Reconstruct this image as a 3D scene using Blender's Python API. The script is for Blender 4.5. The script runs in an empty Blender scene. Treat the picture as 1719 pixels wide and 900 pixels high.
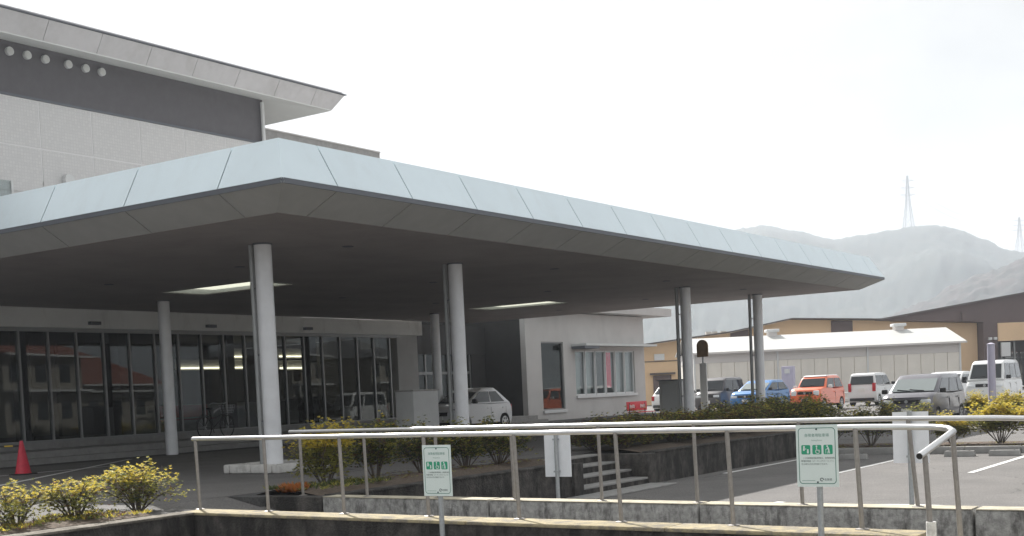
import bpy, bmesh, math, random
from mathutils import Vector, Matrix, noise
R = math.radians
rnd = random.Random(7)
scene = bpy.context.scene
COL = scene.collection

# ------------------------------------------------------------------ camera
cam_d = bpy.data.cameras.new('camera'); cam = bpy.data.objects.new('camera', cam_d); COL.objects.link(cam)
FPX, CYPX, PITCH, ROLL, YAW = 2096.6, 767.0, -0.05018, -0.04562, 0.594774
Fv = Vector((math.cos(PITCH)*math.cos(YAW), math.cos(PITCH)*math.sin(YAW), math.sin(PITCH)))
Rv0 = Vector((math.sin(YAW), -math.cos(YAW), 0)); Uv0 = Rv0.cross(Fv)
Rv = Rv0*math.cos(ROLL) + Uv0*math.sin(ROLL); Uv = -Rv0*math.sin(ROLL) + Uv0*math.cos(ROLL)
m = Matrix.Identity(4)
for i in range(3):
    m[i][0] = Rv[i]; m[i][1] = Uv[i]; m[i][2] = -Fv[i]
m[0][3], m[1][3], m[2][3] = 0, 0, 1.2
cam.matrix_world = m
cam_d.sensor_width = 36; cam_d.lens = FPX/1719*36; cam_d.shift_y = (CYPX-450)/1719
cam_d.clip_start = 0.1; cam_d.clip_end = 12000
scene.camera = cam

# ------------------------------------------------------------------ sky, sun, exposure
SUN_TO = Vector((0.625, 0.885, 1.0)).normalized()          # towards the sun
sun_el = math.asin(SUN_TO.z); sun_az = math.atan2(SUN_TO.x, SUN_TO.y)
world = bpy.data.worlds.new('World'); scene.world = world; world.use_nodes = True
wn = world.node_tree.nodes; wl = world.node_tree.links
for n in list(wn): wn.remove(n)
wo = wn.new('ShaderNodeOutputWorld'); bg = wn.new('ShaderNodeBackground'); sky = wn.new('ShaderNodeTexSky')
sky.sky_type = 'NISHITA'; sky.sun_disc = False; sky.sun_elevation = sun_el; sky.sun_rotation = sun_az
sky.air_density = 1.0; sky.dust_density = 4.0; sky.ozone_density = 1.0; sky.altitude = 50
# thin veil of high cloud over the whole sky
tc = wn.new('ShaderNodeTexCoord'); cn = wn.new('ShaderNodeTexNoise'); cn.inputs['Scale'].default_value = 2.2
cn.inputs['Detail'].default_value = 6; cn.inputs['Roughness'].default_value = 0.55
cr = wn.new('ShaderNodeMapRange'); cr.inputs[1].default_value = 0.3; cr.inputs[2].default_value = 0.72
cr.inputs[3].default_value = 0.93; cr.inputs[4].default_value = 0.99
mx = wn.new('ShaderNodeMix'); mx.data_type = 'RGBA'
cn2 = wn.new('ShaderNodeTexNoise'); cn2.inputs['Scale'].default_value = 3.1; cn2.inputs['Detail'].default_value = 7; cn2.inputs['Roughness'].default_value = 0.6
cmap = wn.new('ShaderNodeMapping'); cmap.inputs['Scale'].default_value = (1, 1, 2.4); wl.new(tc.outputs['Generated'], cmap.inputs[0]); wl.new(cmap.outputs[0], cn2.inputs['Vector'])
vr = wn.new('ShaderNodeMapRange'); vr.inputs[1].default_value = 0.35; vr.inputs[2].default_value = 0.7; wl.new(cn2.outputs['Fac'], vr.inputs[0])
veil = wn.new('ShaderNodeMix'); veil.data_type = 'RGBA'; veil.inputs[6].default_value = (3.08, 3.10, 3.06, 1); veil.inputs[7].default_value = (4.15, 4.14, 4.06, 1)
wl.new(vr.outputs[0], veil.inputs[0]); wl.new(veil.outputs[2], mx.inputs[7])
wl.new(tc.outputs['Generated'], cn.inputs['Vector']); wl.new(cn.outputs['Fac'], cr.inputs[0])
wl.new(cr.outputs[0], mx.inputs[0]); wl.new(sky.outputs[0], mx.inputs[6])
wl.new(mx.outputs[2], bg.inputs['Color']); wl.new(bg.outputs[0], wo.inputs['Surface'])
bg.inputs['Strength'].default_value = 0.1
sd = bpy.data.lights.new('sun', 'SUN'); sun = bpy.data.objects.new('sun', sd); COL.objects.link(sun)
sd.energy = 4.0; sd.angle = R(0.6); sd.color = (1.0, 0.965, 0.92)
sun.rotation_euler = (-SUN_TO).to_track_quat('-Z', 'Y').to_euler(); sun.location = (0, 0, 40)
vs = scene.view_settings
vs.view_transform = 'Standard'; vs.look = 'None'; vs.gamma = 1; vs.use_curve_mapping = False
vs.exposure = 1.14
scene.cycles.max_bounces = 8; scene.cycles.transparent_max_bounces = 12
scene.cycles.volume_bounces = 1

# ------------------------------------------------------------------ helpers
def smooth_mesh(me, ang=35):
    for p in me.polygons: p.use_smooth = True
    try: me.set_sharp_from_angle(angle=R(ang))
    except Exception: pass

class MB:
    """collects faces, then links them as ONE mesh object"""
    def __init__(s): s.v = []; s.f = []; s.mi = []; s.cur = 0
    def add(s, vs, fs):
        o = len(s.v); s.v += [tuple(v) for v in vs]
        for f in fs: s.f.append(tuple(i+o for i in f)); s.mi.append(s.cur)
        return s
    def hexa(s, p):
        return s.add(p, [(0,3,2,1),(4,5,6,7),(0,1,5,4),(1,2,6,5),(2,3,7,6),(3,0,4,7)])
    def box(s, x0, x1, y0, y1, z0, z1):
        return s.hexa([(x0,y0,z0),(x1,y0,z0),(x1,y1,z0),(x0,y1,z0),(x0,y0,z1),(x1,y0,z1),(x1,y1,z1),(x0,y1,z1)])
    def slab(s, q, t):
        """quad q thickened by vector t"""
        q = [Vector(a) for a in q]; t = Vector(t); return s.hexa(q+[a+t for a in q])
    def prism(s, poly, d):
        """3-D polygon pushed along d"""
        n = len(poly); a = [Vector(p) for p in poly]; b = [p+Vector(d) for p in a]
        fs = [tuple(range(n))[::-1], tuple(range(n, 2*n))] + [(i, (i+1) % n, n+(i+1) % n, n+i) for i in range(n)]
        return s.add(a+b, fs)
    def cyl(s, p0, p1, r0, r1=None, n=12, caps=True):
        r1 = r0 if r1 is None else r1; p0 = Vector(p0); p1 = Vector(p1); d = (p1-p0).normalized()
        a = d.orthogonal().normalized(); b = d.cross(a)
        vs = [p0+(a*math.cos(2*math.pi*i/n)+b*math.sin(2*math.pi*i/n))*r0 for i in range(n)]
        vs += [p1+(a*math.cos(2*math.pi*i/n)+b*math.sin(2*math.pi*i/n))*r1 for i in range(n)]
        fs = [(i, (i+1) % n, n+(i+1) % n, n+i) for i in range(n)]
        if caps: fs += [tuple(range(n))[::-1], tuple(range(n, 2*n))]
        return s.add(vs, fs)
    def tube(s, pts, r, n=10, caps=True, closed=False):
        pts = [Vector(p) for p in pts]; k = len(pts); rings = []
        rr = r if isinstance(r, (list, tuple)) else [r]*k
        prev = None
        for i, p in enumerate(pts):
            d = (pts[(i+1) % k] if (closed or i < k-1) else p) - (pts[i-1] if (closed or i > 0) else p)
            d = d.normalized() if d.length > 1e-9 else Vector((0,0,1))
            a = d.orthogonal().normalized() if prev is None else (prev-d*prev.dot(d)).normalized()
            prev = a; b = d.cross(a)
            rings.append([p+(a*math.cos(2*math.pi*j/n)+b*math.sin(2*math.pi*j/n))*rr[i] for j in range(n)])
        vs = [q for g in rings for q in g]; fs = []
        for i in range(k if closed else k-1):
            i2 = (i+1) % k
            for j in range(n): fs.append((i*n+j, i*n+(j+1) % n, i2*n+(j+1) % n, i2*n+j))
        if caps and not closed: fs += [tuple(range(n))[::-1], tuple((k-1)*n+j for j in range(n))]
        return s.add(vs, fs)
    def lathe(s, prof, c=(0,0,0), n=20):
        c = Vector(c); vs = []; fs = []
        for (r, z) in prof:
            for j in range(n): vs.append(c+Vector((r*math.cos(2*math.pi*j/n), r*math.sin(2*math.pi*j/n), z)))
        for i in range(len(prof)-1):
            for j in range(n): fs.append((i*n+j, i*n+(j+1) % n, (i+1)*n+(j+1) % n, (i+1)*n+j))
        fs.append(tuple(range(n))[::-1]); fs.append(tuple((len(prof)-1)*n+j for j in range(n)))
        return s.add(vs, fs)
    def build(s, name, mat, parent=None, smooth=False, bevel=0, seg=2, ang=35):
        off = Vector((0,0,0)); p = parent
        while p is not None: off += p.location; p = p.parent
        me = bpy.data.meshes.new(name)
        me.from_pydata([tuple(Vector(v)-off) for v in s.v], [], s.f); me.validate(); me.update()
        mats = mat if isinstance(mat, (list, tuple)) else [mat]
        for a in mats: me.materials.append(M[a])
        if len(mats) > 1:
            for q, i in zip(me.polygons, s.mi): q.material_index = i
        bm = bmesh.new(); bm.from_mesh(me); bmesh.ops.recalc_face_normals(bm, faces=bm.faces)
        if bevel:
            bmesh.ops.remove_doubles(bm, verts=bm.verts, dist=1e-5)
            es = [e for e in bm.edges if len(e.link_faces) == 2 and e.calc_face_angle(0) > R(30)]
            bmesh.ops.bevel(bm, geom=es, offset=bevel, segments=seg, affect='EDGES', profile=0.5, clamp_overlap=True)
        bm.to_mesh(me); bm.free()
        if smooth or bevel: smooth_mesh(me, ang)
        o = bpy.data.objects.new(name, me); COL.objects.link(o)
        if parent: o.parent = parent
        return o

def tag(o, label=None, cat=None, group=None, kind=None):
    if label: o['label'] = label
    if cat: o['category'] = cat
    if group: o['group'] = group
    if kind: o['kind'] = kind
    return o
def thing(name, loc, label, cat, group=None, rz=0):
    o = bpy.data.objects.new(name, None); COL.objects.link(o); o.location = loc; o.rotation_euler = (0,0,rz)
    o.empty_display_size = 0.2
    return tag(o, label, cat, group)
def copy_tree(o, parent=None):
    c = o.copy(); COL.objects.link(c); c.parent = parent
    for ch in list(o.children): copy_tree(ch, c)
    return c
def share(src, loc, parent=None):
    c = src.copy(); COL.objects.link(c); c.parent = parent; c.location = loc; return c

# ------------------------------------------------------------------ materials
M = {}
def mat(name, col, rough=0.6, metal=0.0, var=0.0, scale=8.0, bump=0.0, bscale=60.0, stain=None, stain_scale=(1,1,1), stain_amt=0.5,
        stain_rng=(0.5,0.7), emit=None, emit_s=0.0, spec=0.5, col2=None, coat=0.0, trans=None, attr=None):
    mt = bpy.data.materials.new(name); mt.use_nodes = True; M[name] = mt
    nt = mt.node_tree; N = nt.nodes; L = nt.links; b = N['Principled BSDF']
    b.inputs['Roughness'].default_value = rough; b.inputs['Metallic'].default_value = metal
    b.inputs['Specular IOR Level'].default_value = spec; b.inputs['Coat Weight'].default_value = coat
    b.inputs['Coat Roughness'].default_value = 0.05
    tcn = N.new('ShaderNodeTexCoord'); out = None
    base = N.new('ShaderNodeRGB'); base.outputs[0].default_value = (*col, 1); out = base.outputs[0]
    if var > 0 or col2:
        ns = N.new('ShaderNodeTexNoise'); ns.inputs['Scale'].default_value = scale; ns.inputs['Detail'].default_value = 5
        ns.inputs['Roughness'].default_value = 0.65
        L.new(tcn.outputs['Object'], ns.inputs['Vector'])
        mr = N.new('ShaderNodeMapRange'); mr.inputs[1].default_value = 0.32; mr.inputs[2].default_value = 0.68
        L.new(ns.outputs['Fac'], mr.inputs[0])
        mxn = N.new('ShaderNodeMix'); mxn.data_type = 'RGBA'
        c2 = col2 if col2 else tuple(c*(1-var) for c in col); c1 = col if col2 else tuple(min(1, c*(1+var)) for c in col)
        mxn.inputs[6].default_value = (*c1, 1); mxn.inputs[7].default_value = (*c2, 1)
        L.new(mr.outputs[0], mxn.inputs[0]); out = mxn.outputs[2]
    if stain:
        mp = N.new('ShaderNodeMapping'); mp.inputs['Scale'].default_value = stain_scale
        n2 = N.new('ShaderNodeTexNoise'); n2.inputs['Scale'].default_value = 1.0; n2.inputs['Detail'].default_value = 8
        n2.inputs['Roughness'].default_value = 0.7
        L.new(tcn.outputs['Object'], mp.inputs[0]); L.new(mp.outputs[0], n2.inputs['Vector'])
        m2 = N.new('ShaderNodeMapRange'); m2.inputs[1].default_value = stain_rng[0]; m2.inputs[2].default_value = stain_rng[1]
        m2.inputs[4].default_value = stain_amt
        L.new(n2.outputs['Fac'], m2.inputs[0])
        x2 = N.new('ShaderNodeMix'); x2.data_type = 'RGBA'; x2.inputs[7].default_value = (*stain, 1)
        L.new(m2.outputs[0], x2.inputs[0]); L.new(out, x2.inputs[6]); out = x2.outputs[2]
    L.new(out, b.inputs['Base Color'])
    if bump > 0:
        nb = N.new('ShaderNodeTexNoise'); nb.inputs['Scale'].default_value = bscale; nb.inputs['Detail'].default_value = 6
        L.new(tcn.outputs['Object'], nb.inputs['Vector'])
        bp = N.new('ShaderNodeBump'); bp.inputs['Strength'].default_value = bump; bp.inputs['Distance'].default_value = 0.02
        L.new(nb.outputs['Fac'], bp.inputs['Height']); L.new(bp.outputs[0], b.inputs['Normal'])
    if emit:
        b.inputs['Emission Color'].default_value = (*emit, 1); b.inputs['Emission Strength'].default_value = emit_s
    return mt
def glass_mat(name, tint, refl=0.1, rough=0.0, gl=1.0):
    mt = bpy.data.materials.new(name); mt.use_nodes = True; M[name] = mt
    nt = mt.node_tree; N = nt.nodes; L = nt.links; N.remove(N['Principled BSDF']); o = N['Material Output']
    t = N.new('ShaderNodeBsdfTransparent'); t.inputs[0].default_value = (*tint, 1)
    g = N.new('ShaderNodeBsdfGlossy'); g.inputs['Roughness'].default_value = rough; g.inputs[0].default_value = (0.95*gl,0.97*gl,0.97*gl,1)
    lw = N.new('ShaderNodeLayerWeight'); lw.inputs[0].default_value = 0.5; fr = N.new('ShaderNodeMath'); fr.operation = 'POWER'; fr.inputs[1].default_value = 5.0; L.new(lw.outputs['Facing'], fr.inputs[0])
    mr = N.new('ShaderNodeMapRange'); mr.inputs[3].default_value = refl; mr.inputs[4].default_value = 1.0
    mxs = N.new('ShaderNodeMixShader')
    L.new(fr.outputs[0], mr.inputs[0]); L.new(mr.outputs[0], mxs.inputs[0]); L.new(t.outputs[0], mxs.inputs[1]); L.new(g.outputs[0], mxs.inputs[2])
    L.new(mxs.outputs[0], o.inputs['Surface'])
def leaf_mat(name, col, col2):
    mt = mat(name, col, rough=0.5, var=0.2, scale=14, col2=col2, spec=0.3)
    nt = mt.node_tree; N = nt.nodes; L = nt.links; b = N['Principled BSDF']; o = N['Material Output']
    t = N.new('ShaderNodeBsdfTranslucent'); src = b.inputs['Base Color'].links[0].from_socket; L.new(src, t.inputs[0])
    mxs = N.new('ShaderNodeMixShader'); mxs.inputs[0].default_value = 0.42
    L.new(b.outputs[0], mxs.inputs[1]); L.new(t.outputs[0], mxs.inputs[2]); L.new(mxs.outputs[0], o.inputs['Surface'])

mat('asphalt', (0.165,0.157,0.150), rough=0.9, var=0.18, scale=90, bump=0.5, bscale=220, stain=(0.115,0.112,0.11), stain_scale=(0.35,0.35,1), stain_amt=0.6, stain_rng=(0.42,0.7))
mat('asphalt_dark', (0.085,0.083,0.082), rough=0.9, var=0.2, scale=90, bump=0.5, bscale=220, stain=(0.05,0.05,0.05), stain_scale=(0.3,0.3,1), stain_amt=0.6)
mat('paint_white', (0.72,0.72,0.70), rough=0.7, var=0.08, scale=20, stain=(0.25,0.24,0.23), stain_scale=(6,6,6), stain_amt=0.7, stain_rng=(0.52,0.68))
mat('terrain', (0.16,0.155,0.14), rough=0.95, var=0.2, scale=0.05)
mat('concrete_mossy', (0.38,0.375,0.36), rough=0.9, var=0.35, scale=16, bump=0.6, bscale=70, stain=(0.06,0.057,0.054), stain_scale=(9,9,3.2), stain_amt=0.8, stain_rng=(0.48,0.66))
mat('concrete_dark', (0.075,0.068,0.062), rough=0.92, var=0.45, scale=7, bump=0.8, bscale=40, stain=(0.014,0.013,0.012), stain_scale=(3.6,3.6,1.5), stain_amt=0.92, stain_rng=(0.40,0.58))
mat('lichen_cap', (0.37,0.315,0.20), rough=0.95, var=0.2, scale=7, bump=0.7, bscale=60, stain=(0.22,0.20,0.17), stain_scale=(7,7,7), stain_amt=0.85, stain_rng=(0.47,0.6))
mat('cap_pale', (0.48,0.44,0.34), rough=0.95, var=0.2, scale=7, bump=0.6, bscale=60, stain=(0.2,0.18,0.15), stain_scale=(4,4,4), stain_amt=0.7)
mat('concrete', (0.30,0.295,0.285), rough=0.9, var=0.12, scale=6, bump=0.3, bscale=80, stain=(0.22,0.21,0.2), stain_scale=(2,2,1), stain_amt=0.6)
mat('wall_top', (0.20,0.18,0.15), rough=0.95, var=0.3, scale=9, bump=0.6, bscale=50, stain=(0.08,0.07,0.055), stain_scale=(5,5,5), stain_amt=0.85, stain_rng=(0.42,0.6))
mat('soil', (0.105,0.080,0.06), rough=1, var=0.4, scale=25, bump=0.8, bscale=40)
mat('stainless', (0.70,0.70,0.70), rough=0.33, metal=0.92, var=0.05, scale=20)
mat('post_metal', (0.30,0.28,0.26), rough=0.5, metal=0.5, var=0.12, scale=25)
mat('galvanised', (0.40,0.42,0.43), rough=0.5, metal=0.5, var=0.12, scale=40)
mat('fascia', (0.70,0.80,0.845), rough=0.28, metal=0.35, var=0.035, scale=0.5, bump=0.12, bscale=0.9, stain=(0.58,0.64,0.66), stain_scale=(2.2,2.2,0.3), stain_amt=0.35, stain_rng=(0.5,0.75))
mat('fascia_upper', (0.50,0.49,0.50), rough=0.6, var=0.06, scale=2, stain=(0.36,0.35,0.34), stain_scale=(1,1,0.5), stain_amt=0.5)
mat('soffit_panel', (0.40,0.40,0.39), rough=0.7, var=0.06, scale=2)
mat('ceiling', (0.34,0.305,0.298), rough=0.75, var=0.09, scale=0.8, stain=(0.24,0.215,0.21), stain_scale=(0.5,0.5,1), stain_amt=0.5, stain_rng=(0.5,0.72))
mat('joint_dark', (0.05,0.05,0.055), rough=0.7)
mat('edge_dark', (0.13,0.14,0.16), rough=0.5, metal=0.3)
mat('column_paint', (0.82,0.83,0.85), rough=0.35, metal=0.12, var=0.05, scale=3)
mat('pipe_grey', (0.36,0.37,0.37), rough=0.4, metal=0.3, var=0.08, scale=5)
mat('band_white', (0.82,0.83,0.81), rough=0.8, var=0.04, scale=1.5, stain=(0.5,0.5,0.48), stain_scale=(1.2,1.2,0.5), stain_amt=0.5, stain_rng=(0.55,0.7))
mat('box_white', (0.86,0.87,0.86), rough=0.7, var=0.04, scale=3)
mat('kerb_white', (0.62,0.61,0.585), rough=0.9, var=0.12, scale=6, bump=0.3, bscale=80, stain=(0.3,0.29,0.27), stain_scale=(3,3,3), stain_amt=0.6)
mat('white_panel', (0.62,0.63,0.62), rough=0.8, var=0.04, scale=1.5)
mat('plaster', (0.55,0.535,0.52), rough=0.85, var=0.04, scale=1.5, bump=0.15, bscale=120, stain=(0.42,0.41,0.40), stain_scale=(0.6,0.6,0.25), stain_amt=0.5)
mat('dark_cladding', (0.115,0.11,0.12), rough=0.75, var=0.08, scale=3)
mat('frame_alu', (0.27,0.275,0.275), rough=0.4, metal=0.5)
mat('shade_painted_wall', (0.055,0.054,0.054), rough=0.8, var=0.08, scale=3)  # near black: shade of the recess and annex side put into the colour
mat('frame_white', (0.66,0.67,0.67), rough=0.45)
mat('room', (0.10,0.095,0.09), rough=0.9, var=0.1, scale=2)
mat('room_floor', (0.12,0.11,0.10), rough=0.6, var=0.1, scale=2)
mat('lamp', (0.9,0.88,0.8), emit=(1.0,0.90,0.66), emit_s=2.8)
mat('curtain', (0.45,0.47,0.46), rough=0.9, var=0.1, scale=10)
mat('pink_banner', (0.90,0.04,0.11), rough=0.8)
mat('tile_grey', (0.47,0.465,0.46), rough=0.6, var=0.05, scale=1.2)
mat('tile_joint', (0.74,0.735,0.74), rough=0.8)
mat('red_plastic', (0.60,0.035,0.05), rough=0.5, var=0.12, scale=10)
mat('red_cone', (0.60,0.03,0.06), rough=0.5, var=0.1, scale=10)
mat('rubber', (0.02,0.02,0.02), rough=0.8)
mat('black_metal', (0.02,0.02,0.022), rough=0.4, metal=0.3)
mat('yellow_paint', (0.62,0.43,0.04), rough=0.6)
mat('sign_board', (0.74,0.83,0.79), rough=0.45, var=0.015, scale=10)
mat('sign_back', (0.82,0.84,0.87), rough=0.5, var=0.04, scale=6)
mat('sign_green', (0.03,0.36,0.20), rough=0.5)
mat('sign_border', (0.05,0.20,0.15), rough=0.5)
mat('sign_ink', (0.06,0.09,0.09), rough=0.6)
mat('sign_ink_pale', (0.16,0.33,0.27), rough=0.6)
mat('shed_wall', (0.80,0.76,0.69), rough=0.8, var=0.05, scale=0.7, stain=(0.70,0.67,0.61), stain_scale=(1.5,1.5,0.2), stain_amt=0.5)
mat('shed_trim', (0.66,0.63,0.61), rough=0.8)
mat('shed_roof', (0.52,0.52,0.50), rough=0.5, var=0.03, scale=1)
mat('mall_beige', (0.74,0.53,0.33), rough=0.85, var=0.05, scale=0.4)
mat('mall_brown', (0.13,0.095,0.092), rough=0.8, var=0.06, scale=0.5)
mat('mall_dark', (0.10,0.085,0.08), rough=0.8)
mat('lilac', (0.47,0.45,0.56), rough=0.6, var=0.05, scale=4)
mat('bus_brown', (0.19,0.12,0.055), rough=0.6, var=0.2, scale=6)
mat('tyre', (0.018,0.018,0.018), rough=0.85)
mat('rim', (0.55,0.56,0.57), rough=0.3, metal=0.8)
mat('car_black', (0.015,0.015,0.017), rough=0.5)
mat('car_glass', (0.025,0.03,0.034), rough=0.04, spec=0.55)
mat('windscreen_sky_glare', (0.20,0.23,0.23), rough=0.08, spec=0.8)  # bright sky reflection put into the base colour
mat('lens', (0.75,0.78,0.8), rough=0.1, spec=0.8)
mat('tail_red', (0.45,0.01,0.02), rough=0.2)
mat('plate', (0.75,0.75,0.72), rough=0.5)
def paint(n, c, metal=0.0): mat(n, c, rough=0.32, metal=metal, coat=0.6)
paint('car_silver', (0.74,0.74,0.75), 0.15); paint('car_blue', (0.035,0.19,0.48), 0.2); paint('car_orange', (0.88,0.19,0.08))
paint('car_white', (0.76,0.77,0.77)); paint('car_greyviolet', (0.15,0.145,0.165), 0.4); paint('car_darkgrey', (0.085,0.08,0.085), 0.3)
mat('bark', (0.14,0.115,0.095), rough=0.95, var=0.25, scale=30)
leaf_mat('leaf_yellow', (0.78,0.60,0.08), (0.58,0.52,0.10))
leaf_mat('leaf_olive', (0.30,0.31,0.07), (0.42,0.38,0.09))
leaf_mat('leaf_green', (0.075,0.11,0.04), (0.13,0.15,0.05))
leaf_mat('leaf_russet', (0.22,0.10,0.06), (0.12,0.08,0.05))
leaf_mat('leaf_orange', (0.55,0.16,0.04), (0.40,0.2,0.06))
mat('forest', (0.03,0.05,0.045), rough=1, var=0.3, scale=0.05, col2=(0.06,0.065,0.055), bump=0.4, bscale=0.12)
mat('forest_autumn', (0.085,0.07,0.07), rough=1, scale=0.09, col2=(0.035,0.045,0.042), bump=1.0, bscale=0.2)
mat('pylon_steel', (0.14,0.14,0.15), rough=0.6, metal=0.3)
mat('house_wall', (0.27,0.25,0.215), rough=0.9); mat('house_roof', (0.22,0.08,0.055), rough=0.8, var=0.1, scale=4)
mat('house_roof_grey', (0.16,0.16,0.17), rough=0.8)
glass_mat('facade_glass', (0.62,0.65,0.64), refl=0.05, gl=0.62)
glass_mat('clear_glass', (0.86,0.89,0.89), refl=0.06, gl=1.0)
def weather_asphalt(name, crack):
    nt = M[name].node_tree; N = nt.nodes; L = nt.links; b = N['Principled BSDF']; src = b.inputs['Base Color'].links[0].from_socket
    tcn = N.new('ShaderNodeTexCoord')
    sp = N.new('ShaderNodeTexNoise'); sp.inputs['Scale'].default_value = 38; sp.inputs['Detail'].default_value = 3; L.new(tcn.outputs['Object'], sp.inputs['Vector'])
    sr = N.new('ShaderNodeMapRange'); sr.inputs[1].default_value = 0.3; sr.inputs[2].default_value = 0.7; sr.inputs[3].default_value = 0.72; sr.inputs[4].default_value = 1.28; L.new(sp.outputs['Fac'], sr.inputs[0])
    wp = N.new('ShaderNodeTexNoise'); wp.inputs['Scale'].default_value = 1.2; wp.inputs['Detail'].default_value = 4; L.new(tcn.outputs['Object'], wp.inputs['Vector'])
    wv = N.new('ShaderNodeVectorMath'); wv.operation = 'MULTIPLY_ADD'; wv.inputs[1].default_value = (0.9,0.9,0); L.new(wp.outputs['Color'], wv.inputs[0]); L.new(tcn.outputs['Object'], wv.inputs[2])
    vo = N.new('ShaderNodeTexVoronoi'); vo.feature = 'DISTANCE_TO_EDGE'; vo.inputs['Scale'].default_value = 0.22; L.new(wv.outputs[0], vo.inputs['Vector'])
    vr = N.new('ShaderNodeMapRange'); vr.inputs[1].default_value = 0.0; vr.inputs[2].default_value = 0.004; vr.inputs[3].default_value = crack; vr.inputs[4].default_value = 1.0; L.new(vo.outputs['Distance'], vr.inputs[0])
    pn = N.new('ShaderNodeTexNoise'); pn.inputs['Scale'].default_value = 0.9; pn.inputs['Detail'].default_value = 6; pn.inputs['Roughness'].default_value = 0.7; L.new(tcn.outputs['Object'], pn.inputs['Vector'])
    pr_ = N.new('ShaderNodeMapRange'); pr_.inputs[1].default_value = 0.3; pr_.inputs[2].default_value = 0.7; pr_.inputs[3].default_value = 0.86; pr_.inputs[4].default_value = 1.12; L.new(pn.outputs['Fac'], pr_.inputs[0])
    m1 = N.new('ShaderNodeMath'); m1.operation = 'MULTIPLY'; L.new(sr.outputs[0], m1.inputs[0]); L.new(vr.outputs[0], m1.inputs[1])
    m2 = N.new('ShaderNodeMath'); m2.operation = 'MULTIPLY'; L.new(m1.outputs[0], m2.inputs[0]); L.new(pr_.outputs[0], m2.inputs[1])
    vm = N.new('ShaderNodeVectorMath'); vm.operation = 'SCALE'; L.new(src, vm.inputs[0]); L.new(m2.outputs[0], vm.inputs['Scale']); L.new(vm.outputs[0], b.inputs['Base Color'])
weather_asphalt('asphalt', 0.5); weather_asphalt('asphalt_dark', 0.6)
# translucent skylight sheet
mt = bpy.data.materials.new('skylight'); mt.use_nodes = True; M['skylight'] = mt
N = mt.node_tree.nodes; N.remove(N['Principled BSDF']); tl = N.new('ShaderNodeBsdfTranslucent'); tl.inputs[0].default_value = (0.40,0.415,0.35,1)
mt.node_tree.links.new(tl.outputs[0], N['Material Output'].inputs['Surface'])
# mosaic tile joints on the grey wall
nt = M['tile_grey'].node_tree; b = nt.nodes['Principled BSDF']
bt = nt.nodes.new('ShaderNodeTexBrick'); bt.inputs['Scale'].default_value = 1.0; bt.inputs['Brick Width'].default_value = 0.10; bt.inputs['Row Height'].default_value = 0.10
bt.inputs['Mortar Size'].default_value = 0.012; bt.offset = 0.0
bt.inputs['Color1'].default_value = (0.66,0.655,0.65,1); bt.inputs['Color2'].default_value = (0.60,0.595,0.595,1); bt.inputs['Mortar'].default_value = (0.585,0.58,0.58,1)
tcn = nt.nodes.new('ShaderNodeTexCoord'); mp = nt.nodes.new('ShaderNodeMapping'); mp.inputs['Rotation'].default_value = (R(-90),0,0)
nt.links.new(tcn.outputs['Object'], mp.inputs[0]); nt.links.new(mp.outputs[0], bt.inputs['Vector']); nt.links.new(bt.outputs['Color'], b.inputs['Base Color'])

# ================================================================== THE GROUND
def sheet(name, poly, z, mt):
    mb = MB(); mb.add([(x,y,z) for x,y in poly], [tuple(range(len(poly)))])
    return tag(mb.build(name, mt), kind='structure')
mb = MB(); mb.lathe([(0.01,0),(2450,0)], (0,0,-0.66), 64); mb.f = mb.f[:-2]
tag(mb.build('ground', 'terrain'), kind='structure')
LOT = -0.58
sheet('front_road', [(-40,-60),(11.35,-60),(11.35,2.45),(9.6,2.45),(9.9,11.2),(-40,11.2)], -0.62, 'asphalt')
sheet('parking_lot', [(10.9,-60),(30.9,-60),(30.9,11.0),(11.85,11.0),(11.3,1.0)], LOT, 'asphalt')
mb = MB(); mb.box(30.9,48.5,-60,11.2,-0.7,-0.44); mb.box(31.0,48.5,11.2,13.7,-0.7,-0.44); mb.box(41.9,48.5,13.7,26.5,-0.7,-0.2); mb.box(48.5,140,-60,26.5,-0.7,-0.2); mb.box(56,140,26.5,90,-0.7,-0.2)
tag(mb.build('far_parking', 'asphalt'), kind='structure')
# raised drive under the canopy: solid platform with a notch for the steps
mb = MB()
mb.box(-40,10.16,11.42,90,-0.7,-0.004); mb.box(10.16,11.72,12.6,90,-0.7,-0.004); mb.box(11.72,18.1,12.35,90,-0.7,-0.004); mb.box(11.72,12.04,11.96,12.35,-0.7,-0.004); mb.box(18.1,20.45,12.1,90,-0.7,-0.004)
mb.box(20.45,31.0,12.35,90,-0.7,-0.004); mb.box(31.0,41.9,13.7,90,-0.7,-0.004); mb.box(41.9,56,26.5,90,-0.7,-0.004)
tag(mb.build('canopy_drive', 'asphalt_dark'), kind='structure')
# surface sheet of the drive is the same asphalt as the road
sheet('drive_road', [(-40,12.6),(30.9,12.6),(30.9,13.8),(41.8,13.8),(41.8,25.9),(-40,25.9)], 0.0, 'asphalt')
mb = MB()
mb.hexa([(9.74,2.4,-0.598),(11.30,2.4,-0.598),(11.80,11.3,-0.598),(10.16,11.3,-0.598),(9.74,2.4,-0.57),(11.30,2.4,-0.57),(11.80,11.3,-0.27),(10.16,11.3,-0.27)])
tag(mb.build('ramp_floor', 'asphalt'), kind='structure')
mb = MB(); mb.hexa([(10.16,11.3,-0.598),(11.80,11.3,-0.598),(11.78,12.6,-0.598),(10.16,12.6,-0.598),(10.16,11.3,-0.27),(11.80,11.3,-0.27),(11.78,12.6,-0.002),(10.16,12.6,-0.002)])
tag(mb.build('ramp_top', 'asphalt'), kind='structure')

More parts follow.
